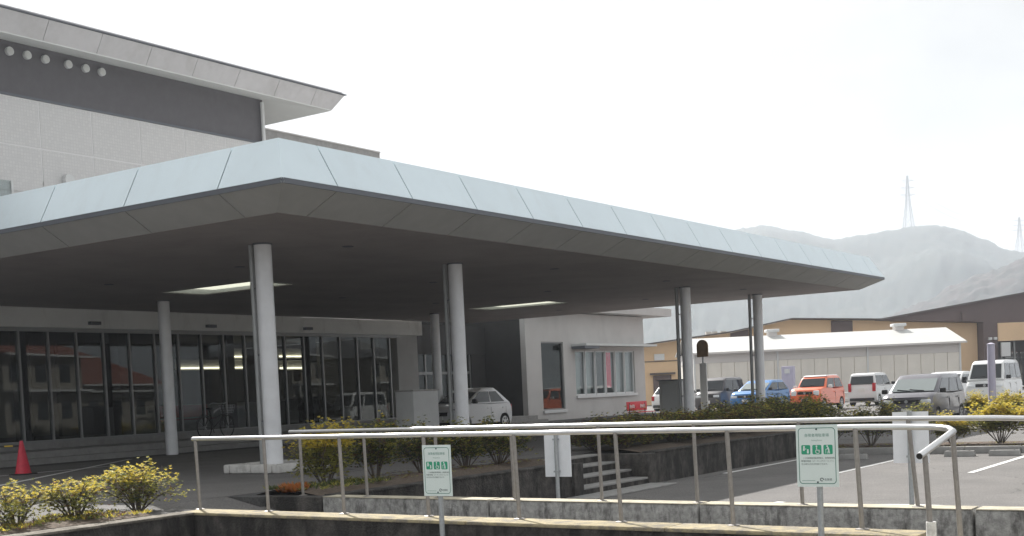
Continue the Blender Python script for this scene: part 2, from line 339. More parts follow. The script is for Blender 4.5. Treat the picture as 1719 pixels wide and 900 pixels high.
def line(name, x0, y0, x1, y1, w, z, mt='paint_white'):
    d = Vector((x1-x0, y1-y0, 0)).normalized(); n = Vector((-d.y, d.x, 0))*w/2
    a = Vector((x0,y0,z)); b = Vector((x1,y1,z)); mb = MB()
    mb.add([a-n, b-n, b+n, a+n], [(0,1,2,3)]); o = mb.build(name, mt); return tag(o, kind='structure')
for Y in (10.45, 8.15, 5.7, 3.2, 0.7): line('parking_line', 23.0, Y, 28.0, Y, 0.12, LOT+0.006)
line('parking_line', 16.6, 7.25, 17.5, 7.05, 0.14, LOT+0.006)
mb = MB()     # painted loop on the bay
pts = [(17.0+0.34*math.cos(t), 5.15+0.75*math.sin(t)) for t in [2*math.pi*i/40 for i in range(40)]]
pin = [(17.0+0.20*math.cos(t), 5.15+0.63*math.sin(t)) for t in [2*math.pi*i/40 for i in range(40)]]
mb.add([(x,y,LOT+0.007) for x,y in pts]+[(x,y,LOT+0.007) for x,y in pin], [(i,(i+1)%40,40+(i+1)%40,40+i) for i in range(40)])
tag(mb.build('painted_bay_mark', 'paint_white'), kind='structure')
line('drive_line', 9.0, 22.9, 18.6, 23.0, 0.13, 0.006); line('drive_line', 12.2, 19.05, 20.6, 25.5, 0.13, 0.008)
line('drive_line', 8.0, 22.2, 14.6, 22.25, 0.12, 0.006)

# ------------------------------------------------------------------ porch along the glass
mb = MB(); mb.box(5,42.5,27.4,29.25,-0.1,0.30); o = tag(mb.build('porch', 'concrete'), kind='structure')
mb = MB(); mb.box(5,42.5,26.9,27.397,-0.1,0.14); tag(mb.build('porch_step', 'concrete'), kind='structure')

# ================================================================== RETAINING WALLS, RAMP, STEPS
def XF(y): return 9.53+0.0575*y
def XR(y): return 11.22+0.0585*y
def beam(a, b2, xf, w0, w1, z0, z1, g=0.0):
    return MB().hexa([(xf(b2)+w0,b2+g,z0),(xf(b2)+w1,b2+g,z0),(xf(a)+w1,a-g,z0),(xf(a)+w0,a-g,z0),(xf(b2)+w0,b2+g,z1),(xf(b2)+w1,b2+g,z1),(xf(a)+w1,a-g,z1),(xf(a)+w0,a-g,z1)])
def wall(label, loc, name='retaining_wall', cat='wall'): return thing(name, loc, label, cat)
w = wall('dark stained retaining wall below the azaleas at the lower left corner', (9.0,11.2,-0.62))
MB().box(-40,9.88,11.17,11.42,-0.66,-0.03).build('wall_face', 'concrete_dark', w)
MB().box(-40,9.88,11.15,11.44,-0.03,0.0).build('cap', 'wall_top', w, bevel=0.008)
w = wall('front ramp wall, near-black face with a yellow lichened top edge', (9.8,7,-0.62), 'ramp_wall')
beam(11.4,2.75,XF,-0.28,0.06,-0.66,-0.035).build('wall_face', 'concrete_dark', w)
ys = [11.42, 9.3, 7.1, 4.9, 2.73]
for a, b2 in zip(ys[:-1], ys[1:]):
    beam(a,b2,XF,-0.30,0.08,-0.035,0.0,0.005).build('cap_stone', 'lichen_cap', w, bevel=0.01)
w = wall('pale mottled concrete ramp wall running behind the front handrail', (11.75,5,-0.62), 'ramp_wall')
ys = [11.95, 10.9, 8.2, 5.5, 2.78, -0.2, -3.2, -6.2]
for k, (a, b2) in enumerate(zip(ys[:-1], ys[1:])):
    beam(a,b2,XR,-0.10,0.16,-0.66,0.0,0.012).build('wall_block', 'concrete_dark' if k == 0 else 'concrete_mossy', w, bevel=0.012)
    if k: beam(a,b2,XR,-0.105,0.165,0.001,0.010,0.02).build('lichen_strip', 'cap_pale', w)
for Y in (10.2,8.9,7.55,6.3,5.0,3.7): MB().cyl((XR(Y)-0.115,Y,-0.24),(XR(Y)-0.09,Y,-0.24),0.03,n=12).build('drain_hole', 'rubber', w)
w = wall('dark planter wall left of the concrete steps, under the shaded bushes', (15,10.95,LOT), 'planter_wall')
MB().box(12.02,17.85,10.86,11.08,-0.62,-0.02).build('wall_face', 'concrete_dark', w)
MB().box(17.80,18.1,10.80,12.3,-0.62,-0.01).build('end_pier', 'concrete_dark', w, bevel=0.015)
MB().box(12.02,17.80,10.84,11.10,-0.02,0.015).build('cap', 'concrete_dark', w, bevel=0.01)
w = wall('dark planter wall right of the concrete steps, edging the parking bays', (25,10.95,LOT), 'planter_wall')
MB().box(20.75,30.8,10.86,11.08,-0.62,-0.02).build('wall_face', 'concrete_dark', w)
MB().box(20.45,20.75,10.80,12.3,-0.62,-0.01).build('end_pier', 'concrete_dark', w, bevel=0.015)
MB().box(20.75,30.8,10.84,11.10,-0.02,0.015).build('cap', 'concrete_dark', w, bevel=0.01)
for x0, x1 in ((11.98,17.8),(20.75,30.8)):
    mb = MB(); n = 24
    vs = [(x0+(x1-x0)*i/n, y, -0.01+0.10*math.sin(math.pi*k/3)*(0.6+0.5*rnd.random())) for i in range(n+1) for k, y in enumerate((11.09,11.5,11.95,12.36))]
    mb.add(vs, [(i*4+k, (i+1)*4+k, (i+1)*4+k+1, i*4+k+1) for i in range(n) for k in range(3)])
    tag(mb.build('planting_bed', 'soil', smooth=True), kind='structure')
mb = MB(); n = 60
vs = [(-14+(23.5)*i/n, y, 0.004+0.05*math.sin(math.pi*k/3)*(0.5+0.7*rnd.random())) for i in range(n+1) for k, y in enumerate((11.44,11.75,12.15,12.55))]
mb.add(vs, [(i*4+k, (i+1)*4+k, (i+1)*4+k+1, i*4+k+1) for i in range(n) for k in range(3)])
tag(mb.build('planting_bed', 'soil', smooth=True), kind='structure')
# concrete steps from the parking bays up to the drive
st = thing('concrete_steps', (19.27,11.2,LOT), 'grey concrete steps between the two dark planter walls', 'steps')
for i, (y, z) in enumerate(((10.82,-0.435),(11.16,-0.29),(11.50,-0.145),(11.84,-0.001))):
    q = MB().box(18.1,20.45,y+0.015,y+0.36 if i < 3 else 12.12,-0.62 if i == 0 else z-0.16,z-0.042).build('step', 'concrete_dark', st)
    MB().box(18.1,20.45,y,y+0.355 if i < 3 else 12.12,z-0.04,z).build('tread', 'concrete', q, bevel=0.01)
MB().box(17.5,20.5,10.25,10.80,LOT+0.002,LOT+0.03).build('landing', 'concrete', st, bevel=0.008)

# handrails
def handrail(label, path, posts, loc):
    h = thing('handrail', loc, label, 'handrail')
    MB().tube(path, 0.0245, 14).build('rail', 'stainless', h, smooth=True)
    e = Vector(path[-1]); dv = (e-Vector(path[-2])).normalized()
    MB().cyl(e,e+dv*0.004,0.0225,n=14).build('dark_hollow_disc', 'rubber', h)  # black disc painted in for the shade inside the hollow tube
    for (bx, by, bz, tx, ty, tz) in posts:
        MB().cyl((bx,by,bz),(tx,ty,tz),0.0195,n=12).build('post', 'post_metal', h, smooth=True)
        MB().lathe([(0.055,0),(0.055,0.006),(0.03,0.012)],(bx,by,bz),14).build('base_flange', 'post_metal', h)
    return h
pf = [(XF(y)+0.03, y, 0.812+0.003*(y-3)) for y in (11.50,9,6,4,3.2)]+[(9.72,2.9,0.808),(9.68,2.66,0.803),(9.60,2.53,0.793),(9.48,2.465,0.776),(9.30,2.485,0.735),(8.88,2.545,0.632)]
ps = []
for Y in (11.40,10.2,9.0,7.8,6.65,5.5,4.38,3.25):
    ps.append((XF(Y), Y, 0.0, XF(Y)+0.02, Y+0.04, 0.80+0.003*(Y-3)))
ps.append((9.50,2.42,-0.35,9.50,2.475,0.765)); ps.append((8.96,2.50,0.0,8.96,2.53,0.63))
handrail('front steel handrail on the lichened wall, bent round at its right end', pf, ps, (9.9,7,0))
pr = [(XR(y)+0.02, y, 0.815+0.003*(y-3)) for y in (11.55,8,5,3.6)]+[(XR(2.6)+0.02,2.6,0.80),(XR(1.4)+0.02,1.4,0.75),(XR(-1)+0.02,-1,0.66),(XR(-5.5)+0.02,-5.5,0.5)]
ps = []
for Y in (11.35,10.2,9.03,7.9,6.72,5.56,4.42,3.3,2.2,1.0,-0.2,-1.4):
    t = 0.815+0.003*(Y-3) if Y > 3 else 0.80-(2.8-Y)*0.036
    ps.append((XR(Y)+0.01, Y, 0.008, XR(Y)+0.02, Y+0.02+(0.05 if abs(Y-3.3) < .01 else 0), t-0.01))
handrail('rear steel handrail on the pale ramp wall, running out to the right', pr, ps, (11.8,5,0))
kb = thing('kerb_pad', (9.0,2.3,-0.62), 'white rounded concrete pad at the foot of the front handrail end', 'kerb')
poly = [(8.35,2.73,-0.64),(9.5,2.73,-0.64)]+[(9.1+0.62*math.cos(t), 2.35+0.62*math.sin(t)-0.1, -0.64) for t in [R(20)-R(22)*i for i in range(9)]]+[(8.35,1.9,-0.64)]
MB().prism(poly, (0,0,0.60)).build('pad', 'cap_pale', kb, bevel=0.02)
MB().cyl((8.96,2.50,-0.045),(8.96,2.50,0.16),0.035,n=14).build('white_sleeve', 'paint_white', kb, smooth=True)

# ================================================================== CANOPY
ca = thing('entrance_canopy', (27,20,0), 'flat entrance canopy with pale metal fascia on round grey columns', 'canopy')
LX0, LX1, LY0, LY1, LZ = 13.88, 40.75, 13.47, 29.2, 4.10
EX0, EX1, EY0, EZ = 13.34, 41.32, 12.80, 4.48
TX0, TX1, TY0, TZ = 13.70, 40.95, 13.19, 5.15
sky1 = (21.05,22.45,21.35,24.5); sky2 = (34.0,35.4,21.35,24.5)
def rects_with_holes(x0,x1,y0,y1,holes):
    xs = sorted({x0,x1,*[h[0] for h in holes],*[h[1] for h in holes]}); ysn = sorted({y0,y1,*[h[2] for h in holes],*[h[3] for h in holes]})
    for a, b2 in zip(xs[:-1], xs[1:]):
        for c, d in zip(ysn[:-1], ysn[1:]):
            if not any(h[0] <= a and b2 <= h[1] and h[2] <= c and d <= h[3] for h in holes): yield a, b2, c, d
mb = MB()
for a, b2, c, d in rects_with_holes(LX0+0.03,LX1-0.03,LY0+0.03,LY1,(sky1,sky2)): mb.box(a,b2,c,d,LZ,LZ+0.05)
mb.build('ceiling', 'ceiling', ca)
mb = MB()
for a, b2, c, d in rects_with_holes(TX0+0.03,TX1-0.03,TY0+0.03,LY1,(sky1,sky2)): mb.box(a,b2,c,d,TZ-0.12,TZ-0.03)
mb.build('roof_deck', 'white_panel', ca)
for s in (sky1, sky2):
    mb = MB(); a, b2, c, d = s
    mb.box(a-0.04,a,c-0.04,d+0.04,LZ+0.052,TZ); mb.box(b2,b2+0.04,c-0.04,d+0.04,LZ+0.052,TZ); mb.box(a,b2,c-0.04,c,LZ+0.052,TZ); mb.box(a,b2,d,d+0.04,LZ+0.052,TZ)
    mb.build('skylight_well', 'white_panel', ca)
    MB().add([(a,c,LZ+0.02),(b2,c,LZ+0.02),(b2,d,LZ+0.02),(a,d,LZ+0.02)],[(0,1,2,3)]).build('skylight_panel', 'skylight', ca)
G = 0.012
def fpanel(name, mt, q, t): MB().slab(q, t).build(name, mt, ca)
# front (-Y) side
xs = [14.53+1.828*i for i in range(-1,16)]; xs[0] = None; xs = [x for x in xs if x and x < 40.6]
bx = [None]+xs+[None]
for i in range(len(bx)-1):
    a, b2 = bx[i], bx[i+1]
    te0, be0, le0 = (TX0,EX0,LX0) if a is None else (a+G,a+G,a+G)
    te1, be1, le1 = (TX1,EX1,LX1) if b2 is None else (b2-G,b2-G,b2-G)
    fpanel('fascia_panel', 'fascia', [(be0,EY0,EZ),(be1,EY0,EZ),(te1,TY0,TZ),(te0,TY0,TZ)], (0,0.03,-0.02))
    fpanel('soffit_panel', 'soffit_panel', [(be0,EY0+0.02,EZ-0.075),(be1,EY0+0.02,EZ-0.075),(le1,LY0,LZ),(le0,LY0,LZ)], (0,0.02,0.03))
# left (-X) side
yl = [14.15+2.155*i for i in range(7)]
by = [None]+yl+[LY1]
for i in range(len(by)-1):
    a, b2 = by[i], by[i+1]
    te0, be0, le0 = (TY0,EY0,LY0) if a is None else (a+G,a+G,a+G)
    te1, be1, le1 = (b2-G,)*3
    fpanel('fascia_panel', 'fascia', [(EX0,be0,EZ),(EX0,be1,EZ),(TX0,te1,TZ),(TX0,te0,TZ)], (0.03,0,-0.02))
    fpanel('soffit_panel', 'soffit_panel', [(EX0+0.02,be0,EZ-0.075),(EX0+0.02,be1,EZ-0.075),(LX0,le1,LZ),(LX0,le0,LZ)], (0.02,0,0.03))
# right (+X) end
for i in range(len(by)-1):
    a, b2 = by[i], by[i+1]
    te0, be0, le0 = (TY0,EY0,LY0) if a is None else (a+G,a+G,a+G)
    te1, be1, le1 = (b2-G,)*3
    fpanel('fascia_panel', 'fascia', [(EX1,be0,EZ),(EX1,be1,EZ),(TX1,te1,TZ),(TX1,te0,TZ)], (-0.03,0,-0.02))
    fpanel('soffit_panel', 'soffit_panel', [(EX1-0.02,be0,EZ-0.075),(EX1-0.02,be1,EZ-0.075),(LX1,le1,LZ),(LX1,le0,LZ)], (-0.02,0,0.03))
# dark drip edge and backing behind the joints
mb = MB()
mb.slab([(EX0+0.005,EY0+0.005,EZ-0.004),(EX1-0.005,EY0+0.005,EZ-0.004),(EX1-0.06,EY0+0.06,EZ-0.004),(EX0+0.06,EY0+0.06,EZ-0.004)],(0,0,-0.075))
mb.slab([(EX0+0.005,EY0+0.005,EZ-0.004),(EX0+0.06,EY0+0.06,EZ-0.004),(EX0+0.06,LY1,EZ-0.004),(EX0+0.005,LY1,EZ-0.004)],(0,0,-0.075))
mb.slab([(EX1-0.005,EY0+0.005,EZ-0.004),(EX1-0.06,EY0+0.06,EZ-0.004),(EX1-0.06,LY1,EZ-0.004),(EX1-0.005,LY1,EZ-0.004)],(0,0,-0.075))
mb.build('drip_edge', 'edge_dark', ca)
d = 0.05
mb = MB()
mb.add([(EX0+d,EY0+d,EZ-0.02),(EX1-d,EY0+d,EZ-0.02),(TX1-d,TY0+d,TZ-0.03),(TX0+d,TY0+d,TZ-0.03)],[(0,1,2,3)])
mb.add([(EX0+d,EY0+d,EZ-0.02),(EX0+d,LY1,EZ-0.02),(TX0+d,LY1,TZ-0.03),(TX0+d,TY0+d,TZ-0.03)],[(0,1,2,3)])
mb.add([(EX1-d,EY0+d,EZ-0.02),(EX1-d,LY1,EZ-0.02),(TX1-d,LY1,TZ-0.03),(TX1-d,TY0+d,TZ-0.03)],[(0,1,2,3)])
mb.add([(EX0+d,EY0+d,EZ-0.04),(EX1-d,EY0+d,EZ-0.04),(LX1-0.02,LY0+0.02,LZ+0.04),(LX0+0.02,LY0+0.02,LZ+0.04)],[(0,1,2,3)])
mb.add([(EX0+d,EY0+d,EZ-0.04),(EX0+d,LY1,EZ-0.04),(LX0+0.02,LY1,LZ+0.04),(LX0+0.02,LY0+0.02,LZ+0.04)],[(0,1,2,3)])
mb.add([(EX1-d,EY0+d,EZ-0.04),(EX1-d,LY1,EZ-0.04),(LX1-0.02,LY1,LZ+0.04),(LX1-0.02,LY0+0.02,LZ+0.04)],[(0,1,2,3)])
mb.build('panel_backing', 'joint_dark', ca)
for (x, y) in ((17.9,15.6),(25.2,15.6),(31.0,15.6),(36.2,15.6),(18.6,19.2),(25.2,19.2),(30.6,19.2),(36.6,19.2),(18.6,23.4),(26.5,23.4),(30.8,23.4),(38,23.4)):
    dl = MB().lathe([(0.10,LZ-0.012),(0.11,LZ-0.001)],(x,y,0),18).build('downlight', 'edge_dark', ca)
for (x, y, r) in ((16.3,16.22,0.155),(22.1,16.22,0.155),(33.4,16.22,0.155),(38.75,16.22,0.155),(22.55,26.2,0.155),(34.5,26.3,0.155)):
    c = MB().cyl((x,y,-0.01),(x,y,LZ-0.002),r,n=32).build('column', 'column_paint', ca, smooth=True)
    MB().cyl((x,y,0.0),(x,y,0.62),r+0.006,n=32).build('base_sleeve', 'column_paint', c, smooth=True)
    MB().cyl((x,y,LZ-0.03),(x,y,LZ-0.004),r+0.02,n=32).build('collar', 'edge_dark', c)
    if y < 20:
        pp = MB().cyl((x-0.02,y+0.27,-0.01),(x-0.02,y+0.27,LZ-0.002),0.05,n=16).build('downpipe', 'pipe_grey', ca, smooth=True)
        for z in (0.9,2.1,3.3): MB().box(x-0.04,x-0.01,y+r-0.01,y+0.25,z,z+0.025).build('pipe_bracket', 'edge_dark', pp)
# kerbed islands round the two nearest columns
for (x, y, lb) in ((16.3,16.22,'pale kerb-stone island round the nearest canopy column'),(22.1,16.22,'pale kerb-stone island round the second canopy column')):
    k = thing('column_island', (x,y,0), lb, 'kerb')
    x0, x1, y0, y1 = x-0.55, x+0.9, y-0.62, y+0.75
    MB().box(x0+0.15,x1-0.15,y0+0.15,y1-0.15,0.0,0.13).build('infill', 'kerb_white', k)
    for a, b2 in ((x0,x0+0.48),(x0+0.49,x0+0.97),(x0+0.98,x1)):
        MB().box(a,b2,y0,y0+0.15,0.0,0.16).build('kerb_stone', 'kerb_white', k, bevel=0.03); MB().box(a,b2,y1-0.15,y1,0.0,0.16).build('kerb_stone', 'kerb_white', k, bevel=0.03)
    for a, b2 in ((y0+0.16,y0+0.68),(y0+0.69,y1-0.16)):
        MB().box(x0,x0+0.15,a,b2,0.0,0.16).build('kerb_stone', 'kerb_white', k, bevel=0.03); MB().box(x1-0.15,x1,a,b2,0.0,0.16).build('kerb_stone', 'kerb_white', k, bevel=0.03)

# ================================================================== MAIN BUILDING
mbld = thing('main_building', (27,33,0), 'large public building with dark upper wall, grey tiled storey and glazed ground floor', 'building')
FY = 29.35
MB().box(2,36.1,FY-0.02,FY+0.22,0.0,0.47).build('plinth', 'concrete', mbld)
MB().box(2,37.5,FY-0.14,FY+0.3,3.57,4.09).build('lintel_band', 'band_white', mbld)
MB().box(37.15,37.5,FY+0.3,32.0,3.2,4.09).build('return_beam', 'band_white', mbld)
MB().box(2,36.1,FY-0.05,FY+0.1,3.46,3.568).build('head_frame', 'frame_alu', mbld)
MB().box(2,36.1,FY-0.06,FY+0.1,0.472,0.53).build('sill_frame', 'frame_alu', mbld)
gx = [20.28+0.905*i for i in range(-12,18)]; gx = [x for x in gx if x < 36.2]
for i, x in enumerate(gx): MB().box(x-0.03,x+0.03,FY-0.045,FY+0.075,0.532,3.458).build('mullion', 'frame_alu', mbld)
for a, b2 in zip(gx[:-1], gx[1:]): MB().box(a+0.032,b2-0.032,FY+0.01,FY+0.018,0.532,3.458).build('pane', 'facade_glass', mbld)
MB().box(36.1,37.3,FY-0.03,30.2,0.0,3.565).build('end_pier', 'soffit_panel', mbld)
for x in (22.6,26.9,31.2): MB().box(x-0.17,x+0.17,FY-0.28,FY-0.142,3.66,3.75).build('band_lamp', 'edge_dark', mbld)
for x in (12,17.2,21.6,25.0,29.4,33.4): MB().box(x-0.16,x+0.16,31.0,31.4,0.46,3.6).build('inner_pillar', 'car_black', mbld)
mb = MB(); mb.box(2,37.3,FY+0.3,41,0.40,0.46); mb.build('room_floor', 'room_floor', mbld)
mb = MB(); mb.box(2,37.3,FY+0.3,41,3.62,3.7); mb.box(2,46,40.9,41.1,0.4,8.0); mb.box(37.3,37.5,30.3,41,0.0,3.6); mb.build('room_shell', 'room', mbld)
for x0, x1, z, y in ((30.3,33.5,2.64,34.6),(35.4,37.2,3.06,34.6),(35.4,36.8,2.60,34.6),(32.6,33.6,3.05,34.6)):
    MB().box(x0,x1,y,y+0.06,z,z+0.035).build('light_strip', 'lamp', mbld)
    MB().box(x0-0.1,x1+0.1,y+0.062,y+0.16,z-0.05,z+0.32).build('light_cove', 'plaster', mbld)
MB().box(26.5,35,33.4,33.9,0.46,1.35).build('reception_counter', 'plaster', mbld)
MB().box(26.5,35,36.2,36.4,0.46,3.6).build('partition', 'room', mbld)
# entrance recess with glazed doors
MB().box(37.5,43.3,30.4,30.6,2.92,4.09).build('recess_head', 'shade_painted_wall', mbld)
for x in (37.7,39.2,40.7,42.2): MB().box(x-0.04,x+0.04,30.44,30.54,0.3,2.915).build('door_mullion', 'frame_alu', mbld)
MB().box(37.75,42.15,30.42,30.56,2.12,2.22).build('door_transom', 'frame_alu', mbld)
for a in (37.75,39.25,40.75): MB().box(a,a+1.4,30.48,30.49,0.31,2.11).build('door_pane', 'facade_glass', mbld); MB().box(a,a+1.4,30.48,30.49,2.23,2.91).build('door_pane', 'facade_glass', mbld)
MB().box(42.25,43.25,30.4,30.6,0.0,2.91).build('recess_wall', 'shade_painted_wall', mbld)
MB().box(37.5,43.3,34,34.2,0,4).build('lobby_wall', 'room', mbld)
# upper storeys
WX = 33.55
MB().box(-20,WX,33.02,45,4.1,8.3).build('upper_wall_lower', 'tile_grey', mbld)
MB().box(-20,WX-0.4,29.6,33,4.3,4.6).build('low_roof', 'white_panel', mbld)
pz = [7.9,9.28,10.70]
px = [WX-0.02-1.9*i for i in range(14)]
MB().box(-20,WX,33.0,45,8.3,10.72).build('tile_backing', 'tile_joint', mbld)
for j in range(2):
    for i in range(13):
        MB().box(px[i+1]+0.022,px[i]-0.022,32.988,32.998,pz[j]+0.025,pz[j+1]-0.025).build('tile_panel', 'tile_grey', mbld)
MB().box(-20,WX+0.02,32.94,45,10.722,10.79).build('string_course', 'edge_dark', mbld)
MB().box(-20,WX,33.0,45,10.792,12.34).build('dark_upper_wall', 'dark_cladding', mbld)
for x in (21.9,22.5,23.12,23.72,24.35,25.17,25.81,26.42):
    v = MB().cyl((x,32.90,12.02),(x,33.0,12.02),0.125,n=20).build('round_vent', 'frame_white', mbld, smooth=True)
    MB().cyl((x,32.88,12.02),(x,32.90,12.02),0.10,0.085,n=20).build('vent_cap', 'white_panel', v)
v = MB().cyl((24.86,32.80,8.42),(24.86,32.969,8.42),0.17,n=20).build('round_vent', 'frame_white', mbld, smooth=True)
MB().cyl((WX-0.16,32.86,4.3),(WX-0.16,32.86,12.2),0.07,n=14).build('downpipe', 'frame_white', mbld, smooth=True)
w2 = MB().box(18.5,22.9,32.93,32.968,7.2,8.18).build('upper_window', 'clear_glass', mbld)
for x in (18.5,19.6,20.7,21.8,22.9): MB().box(x-0.035,x+0.035,32.9,32.93,7.2,8.2).build('window_bar', 'frame_white', w2)
# big eaves
MB().slab([(-20,31.40,12.0),(35.5,31.40,12.0),(WX,33.05,12.345),(-20,33.05,12.345)],(0,0,0.04)).build('eaves_soffit', 'white_panel', mbld)
MB().slab([(35.5,31.40,12.0),(35.5,46,12.0),(WX,46,12.345),(WX,33.05,12.345)],(0,0,0.04)).build('eaves_soffit', 'white_panel', mbld)
MB().box(-20,35.75,31.05,46,12.58,12.66).build('roof_sheet', 'fascia_upper', mbld)
fx = [35.55]+[34.38-1.87*i for i in range(0,22)]
for i in range(len(fx)-1):
    a, b2 = fx[i+1]+0.008, fx[i]-0.008
    ta = a; tb = b2+0.0 if i else 35.87; bb = b2 if i else 35.5
    MB().slab([(a,31.42,12.0),(bb,31.42,12.0),(tb,31.05,12.56),(ta,31.05,12.56)],(0,0.03,0.01)).build('eaves_fascia', 'fascia_upper', mbld)
for i in range(8):
    a, b2 = 31.42+1.8*i+0.008, 31.42+1.8*(i+1)-0.008
    MB().slab([(35.5,a,12.0),(35.5,b2,12.0),(35.87,b2,12.56),(35.87,a if i else 31.05,12.56)],(-0.03,0,0.01)).build('eaves_fascia', 'fascia_upper', mbld)
MB().box(-20,35.93,30.98,46,12.57,12.60).build('roof_edge', 'edge_dark', mbld)
# rear block with streaked parapet
rb = thing('rear_block', (34,46,0), 'pale grey streaked parapet block rising behind the canopy roof', 'building')
MB().box(15,48.5,40.0,52,0,12.9).build('wall', 'plaster', rb)
MB().box(14.95,48.56,39.94,52.05,12.902,13.42).build('parapet', 'concrete', rb)
MB().box(14.9,48.6,39.9,52.1,13.422,13.48).build('coping', 'plaster', rb)

# ================================================================== ANNEX
an = thing('annex', (48.5,30,0), 'single-storey grey rendered annex with tall and wide windows', 'building')
AY = 28.38; AX0, AX1 = 43.32, 53.72
def wall_openings(x0,x1,z0,z1,holes,y0,y1):
    mb = MB(); 
    for a, b2, c, d in rects_with_holes(x0,x1,z0,z1,holes): mb.box(a,b2,y0,y1,c,d)
    return mb
tallw = (44.5,46.28,0.44,3.35); widew = (47.25,52.7,1.0,2.98)
wall_openings(AX0,AX1,-0.2,4.6,(tallw,widew),AY,AY+0.25).build('front_wall', 'plaster', an)
MB().box(AX0,AX0+0.25,AY+0.25,36,-0.2,4.6).build('side_wall', 'shade_painted_wall', an)  # side facing away from the sun, its shade painted in as dark colour
MB().box(AX1-0.25,AX1,AY+0.25,36,-0.2,4.6).build('side_wall', 'plaster', an)
MB().box(AX0+0.25,AX1-0.25,35.7,36,-0.2,4.6).build('rear_wall', 'plaster', an)
MB().box(AX0+0.25,AX1-0.25,AY+0.25,35.7,0.0,0.1).build('inner_floor', 'room_floor', an)
MB().box(AX0+0.25,AX1-0.25,AY+2.5,AY+2.6,0.1,4.5).build('inner_wall', 'curtain', an)
MB().box(AX0-0.1,55.5,AY-0.65,36.5,4.64,5.0).build('roof_slab', 'plaster', an)
MB().box(47.0,53.66,AY-0.75,AY-0.003,3.16,3.26).build('awning', 'white_panel', an)
MB().box(46.9,48.2,AY-0.72,AY-0.05,3.04,3.155).build('awning_box', 'edge_dark', an)
wn1 = MB().box(tallw[0]+0.06,tallw[1]-0.06,AY+0.10,AY+0.11,tallw[2]+0.06,tallw[3]-0.06).build('tall_window', 'facade_glass', an)
mb = MB(); a, b2, c, d = tallw
mb.box(a,a+0.06,AY+0.05,AY+0.15,c,d); mb.box(b2-0.06,b2,AY+0.05,AY+0.15,c,d); mb.box(a+0.06,b2-0.06,AY+0.05,AY+0.15,c,c+0.06); mb.box(a+0.06,b2-0.06,AY+0.05,AY+0.15,d-0.06,d)
mb.build('window_frame', 'frame_alu', wn1)
MB().box(a-0.05,b2+0.05,AY-0.08,AY+0.02,c-0.12,c-0.004).build('window_sill', 'frame_white', wn1)
a, b2, c, d = widew; nb = 6; st_ = (b2-a)/nb
for i in range(nb):
    x0, x1 = a+st_*i+0.03, a+st_*(i+1)-0.03
    p = MB().box(x0+0.05,x1-0.05,AY+0.10,AY+0.11,c+0.06,d-0.06).build('window', 'clear_glass', an)
    mb = MB(); mb.box(x0,x0+0.05,AY+0.05,AY+0.14,c,d); mb.box(x1-0.05,x1,AY+0.05,AY+0.14,c,d); mb.box(x0+0.05,x1-0.05,AY+0.05,AY+0.14,c,c+0.06); mb.box(x0+0.05,x1-0.05,AY+0.05,AY+0.14,d-0.06,d)
    mb.build('window_frame', 'frame_white', p)
    if i not in (2,3): MB().box(x0+0.12,x1-0.15,AY+0.22,AY+0.24,c+0.05,d+0.1).build('curtain', 'curtain', an)
MB().box(50.1,50.62,AY+0.125,AY+0.135,c+0.3,d-0.07).build('pink_banner', 'pink_banner', an)
MB().box(a-0.06,b2+0.06,AY-0.1,AY+0.02,c-0.12,c-0.004).build('window_sill', 'frame_white', an)

# ================================================================== SMALL THINGS UNDER THE CANOPY
bxr = thing('storage_box', (28.3,22.3,0), 'pale grey box cabinet with thin lid standing between the columns', 'cabinet')
MB().box(27.69,28.85,22.0,22.65,0.0,1.40).build('body', 'box_white', bxr, bevel=0.01)
MB().box(27.66,28.88,21.97,22.68,1.402,1.45).build('lid', 'plaster', bxr, bevel=0.008)

def cone(loc, label):
    c = thing('traffic_cone', loc, label, 'traffic cone')
    MB().lathe([(0.17,0.03),(0.155,0.05),(0.035,0.68),(0.03,0.70)],loc,24).build('cone_body', 'red_cone', c, smooth=True)
    x,y,z = loc; MB().box(x-0.2,x+0.2,y-0.2,y+0.2,z,z+0.03).build('base_plate', 'rubber', c, bevel=0.01)
    return c
cone((15.65,22.75,0.0), 'red traffic cone on the drive at the far left')
cone((14.35,24.35,0.0), 'red traffic cone just outside the left edge, holding up the striped bar')
bar = thing('cone_bar', (15,23.5,0.6), 'striped black and yellow bar resting on the red cone', 'barrier bar')
A = Vector((15.65,22.75,0.6)); B = Vector((14.35,24.35,0.6))
for i in range(12):
    MB().cyl(A.lerp(B,i/12),A.lerp(B,(i+1)/12-0.001),0.018,n=8).build('bar_stripe', 'yellow_paint' if i % 2 else 'black_metal', bar)

def bench(loc, label, rz=0, L=1.9, lettered=True):
    b = thing('bench', (0,0,0), label, 'bench')
    MB().box(-L/2,L/2,0.18,0.22,0.48,0.86).build('backrest', 'red_plastic', b, bevel=0.02)
    for y in (-0.2,-0.07,0.06): MB().box(-L/2,L/2,y,y+0.11,0.40,0.43).build('seat_slat', 'red_plastic', b, bevel=0.008)
    for x in (-L/2+0.2,L/2-0.2):
        for y in (-0.17,0.18): MB().cyl((x,y,0),(x,y,0.40 if y < 0 else 0.8),0.018,n=8).build('leg', 'black_metal', b)
    for x in ((-0.45,0.5) if lettered else ()):
        mb = MB()
        for k in range(5): mb.box(x-0.22+k*0.09,x-0.16+k*0.09,0.172,0.1785,0.62+0.02*(k%2),0.74-0.015*(k%3))
        mb.box(x-0.24,x+0.24,0.172,0.1785,0.60,0.617); mb.build('white_lettering', 'paint_white', b)
    b.location = loc; b.rotation_euler = (0,0,rz); return b
bench((46.1,24.6,-0.2), 'red bench with worn white lettering on its back beside the annex', R(0), 1.75)
bench((26.6,30.1,0.46), 'dark red bench inside the glass behind the bicycle', L=2.0, lettered=False)

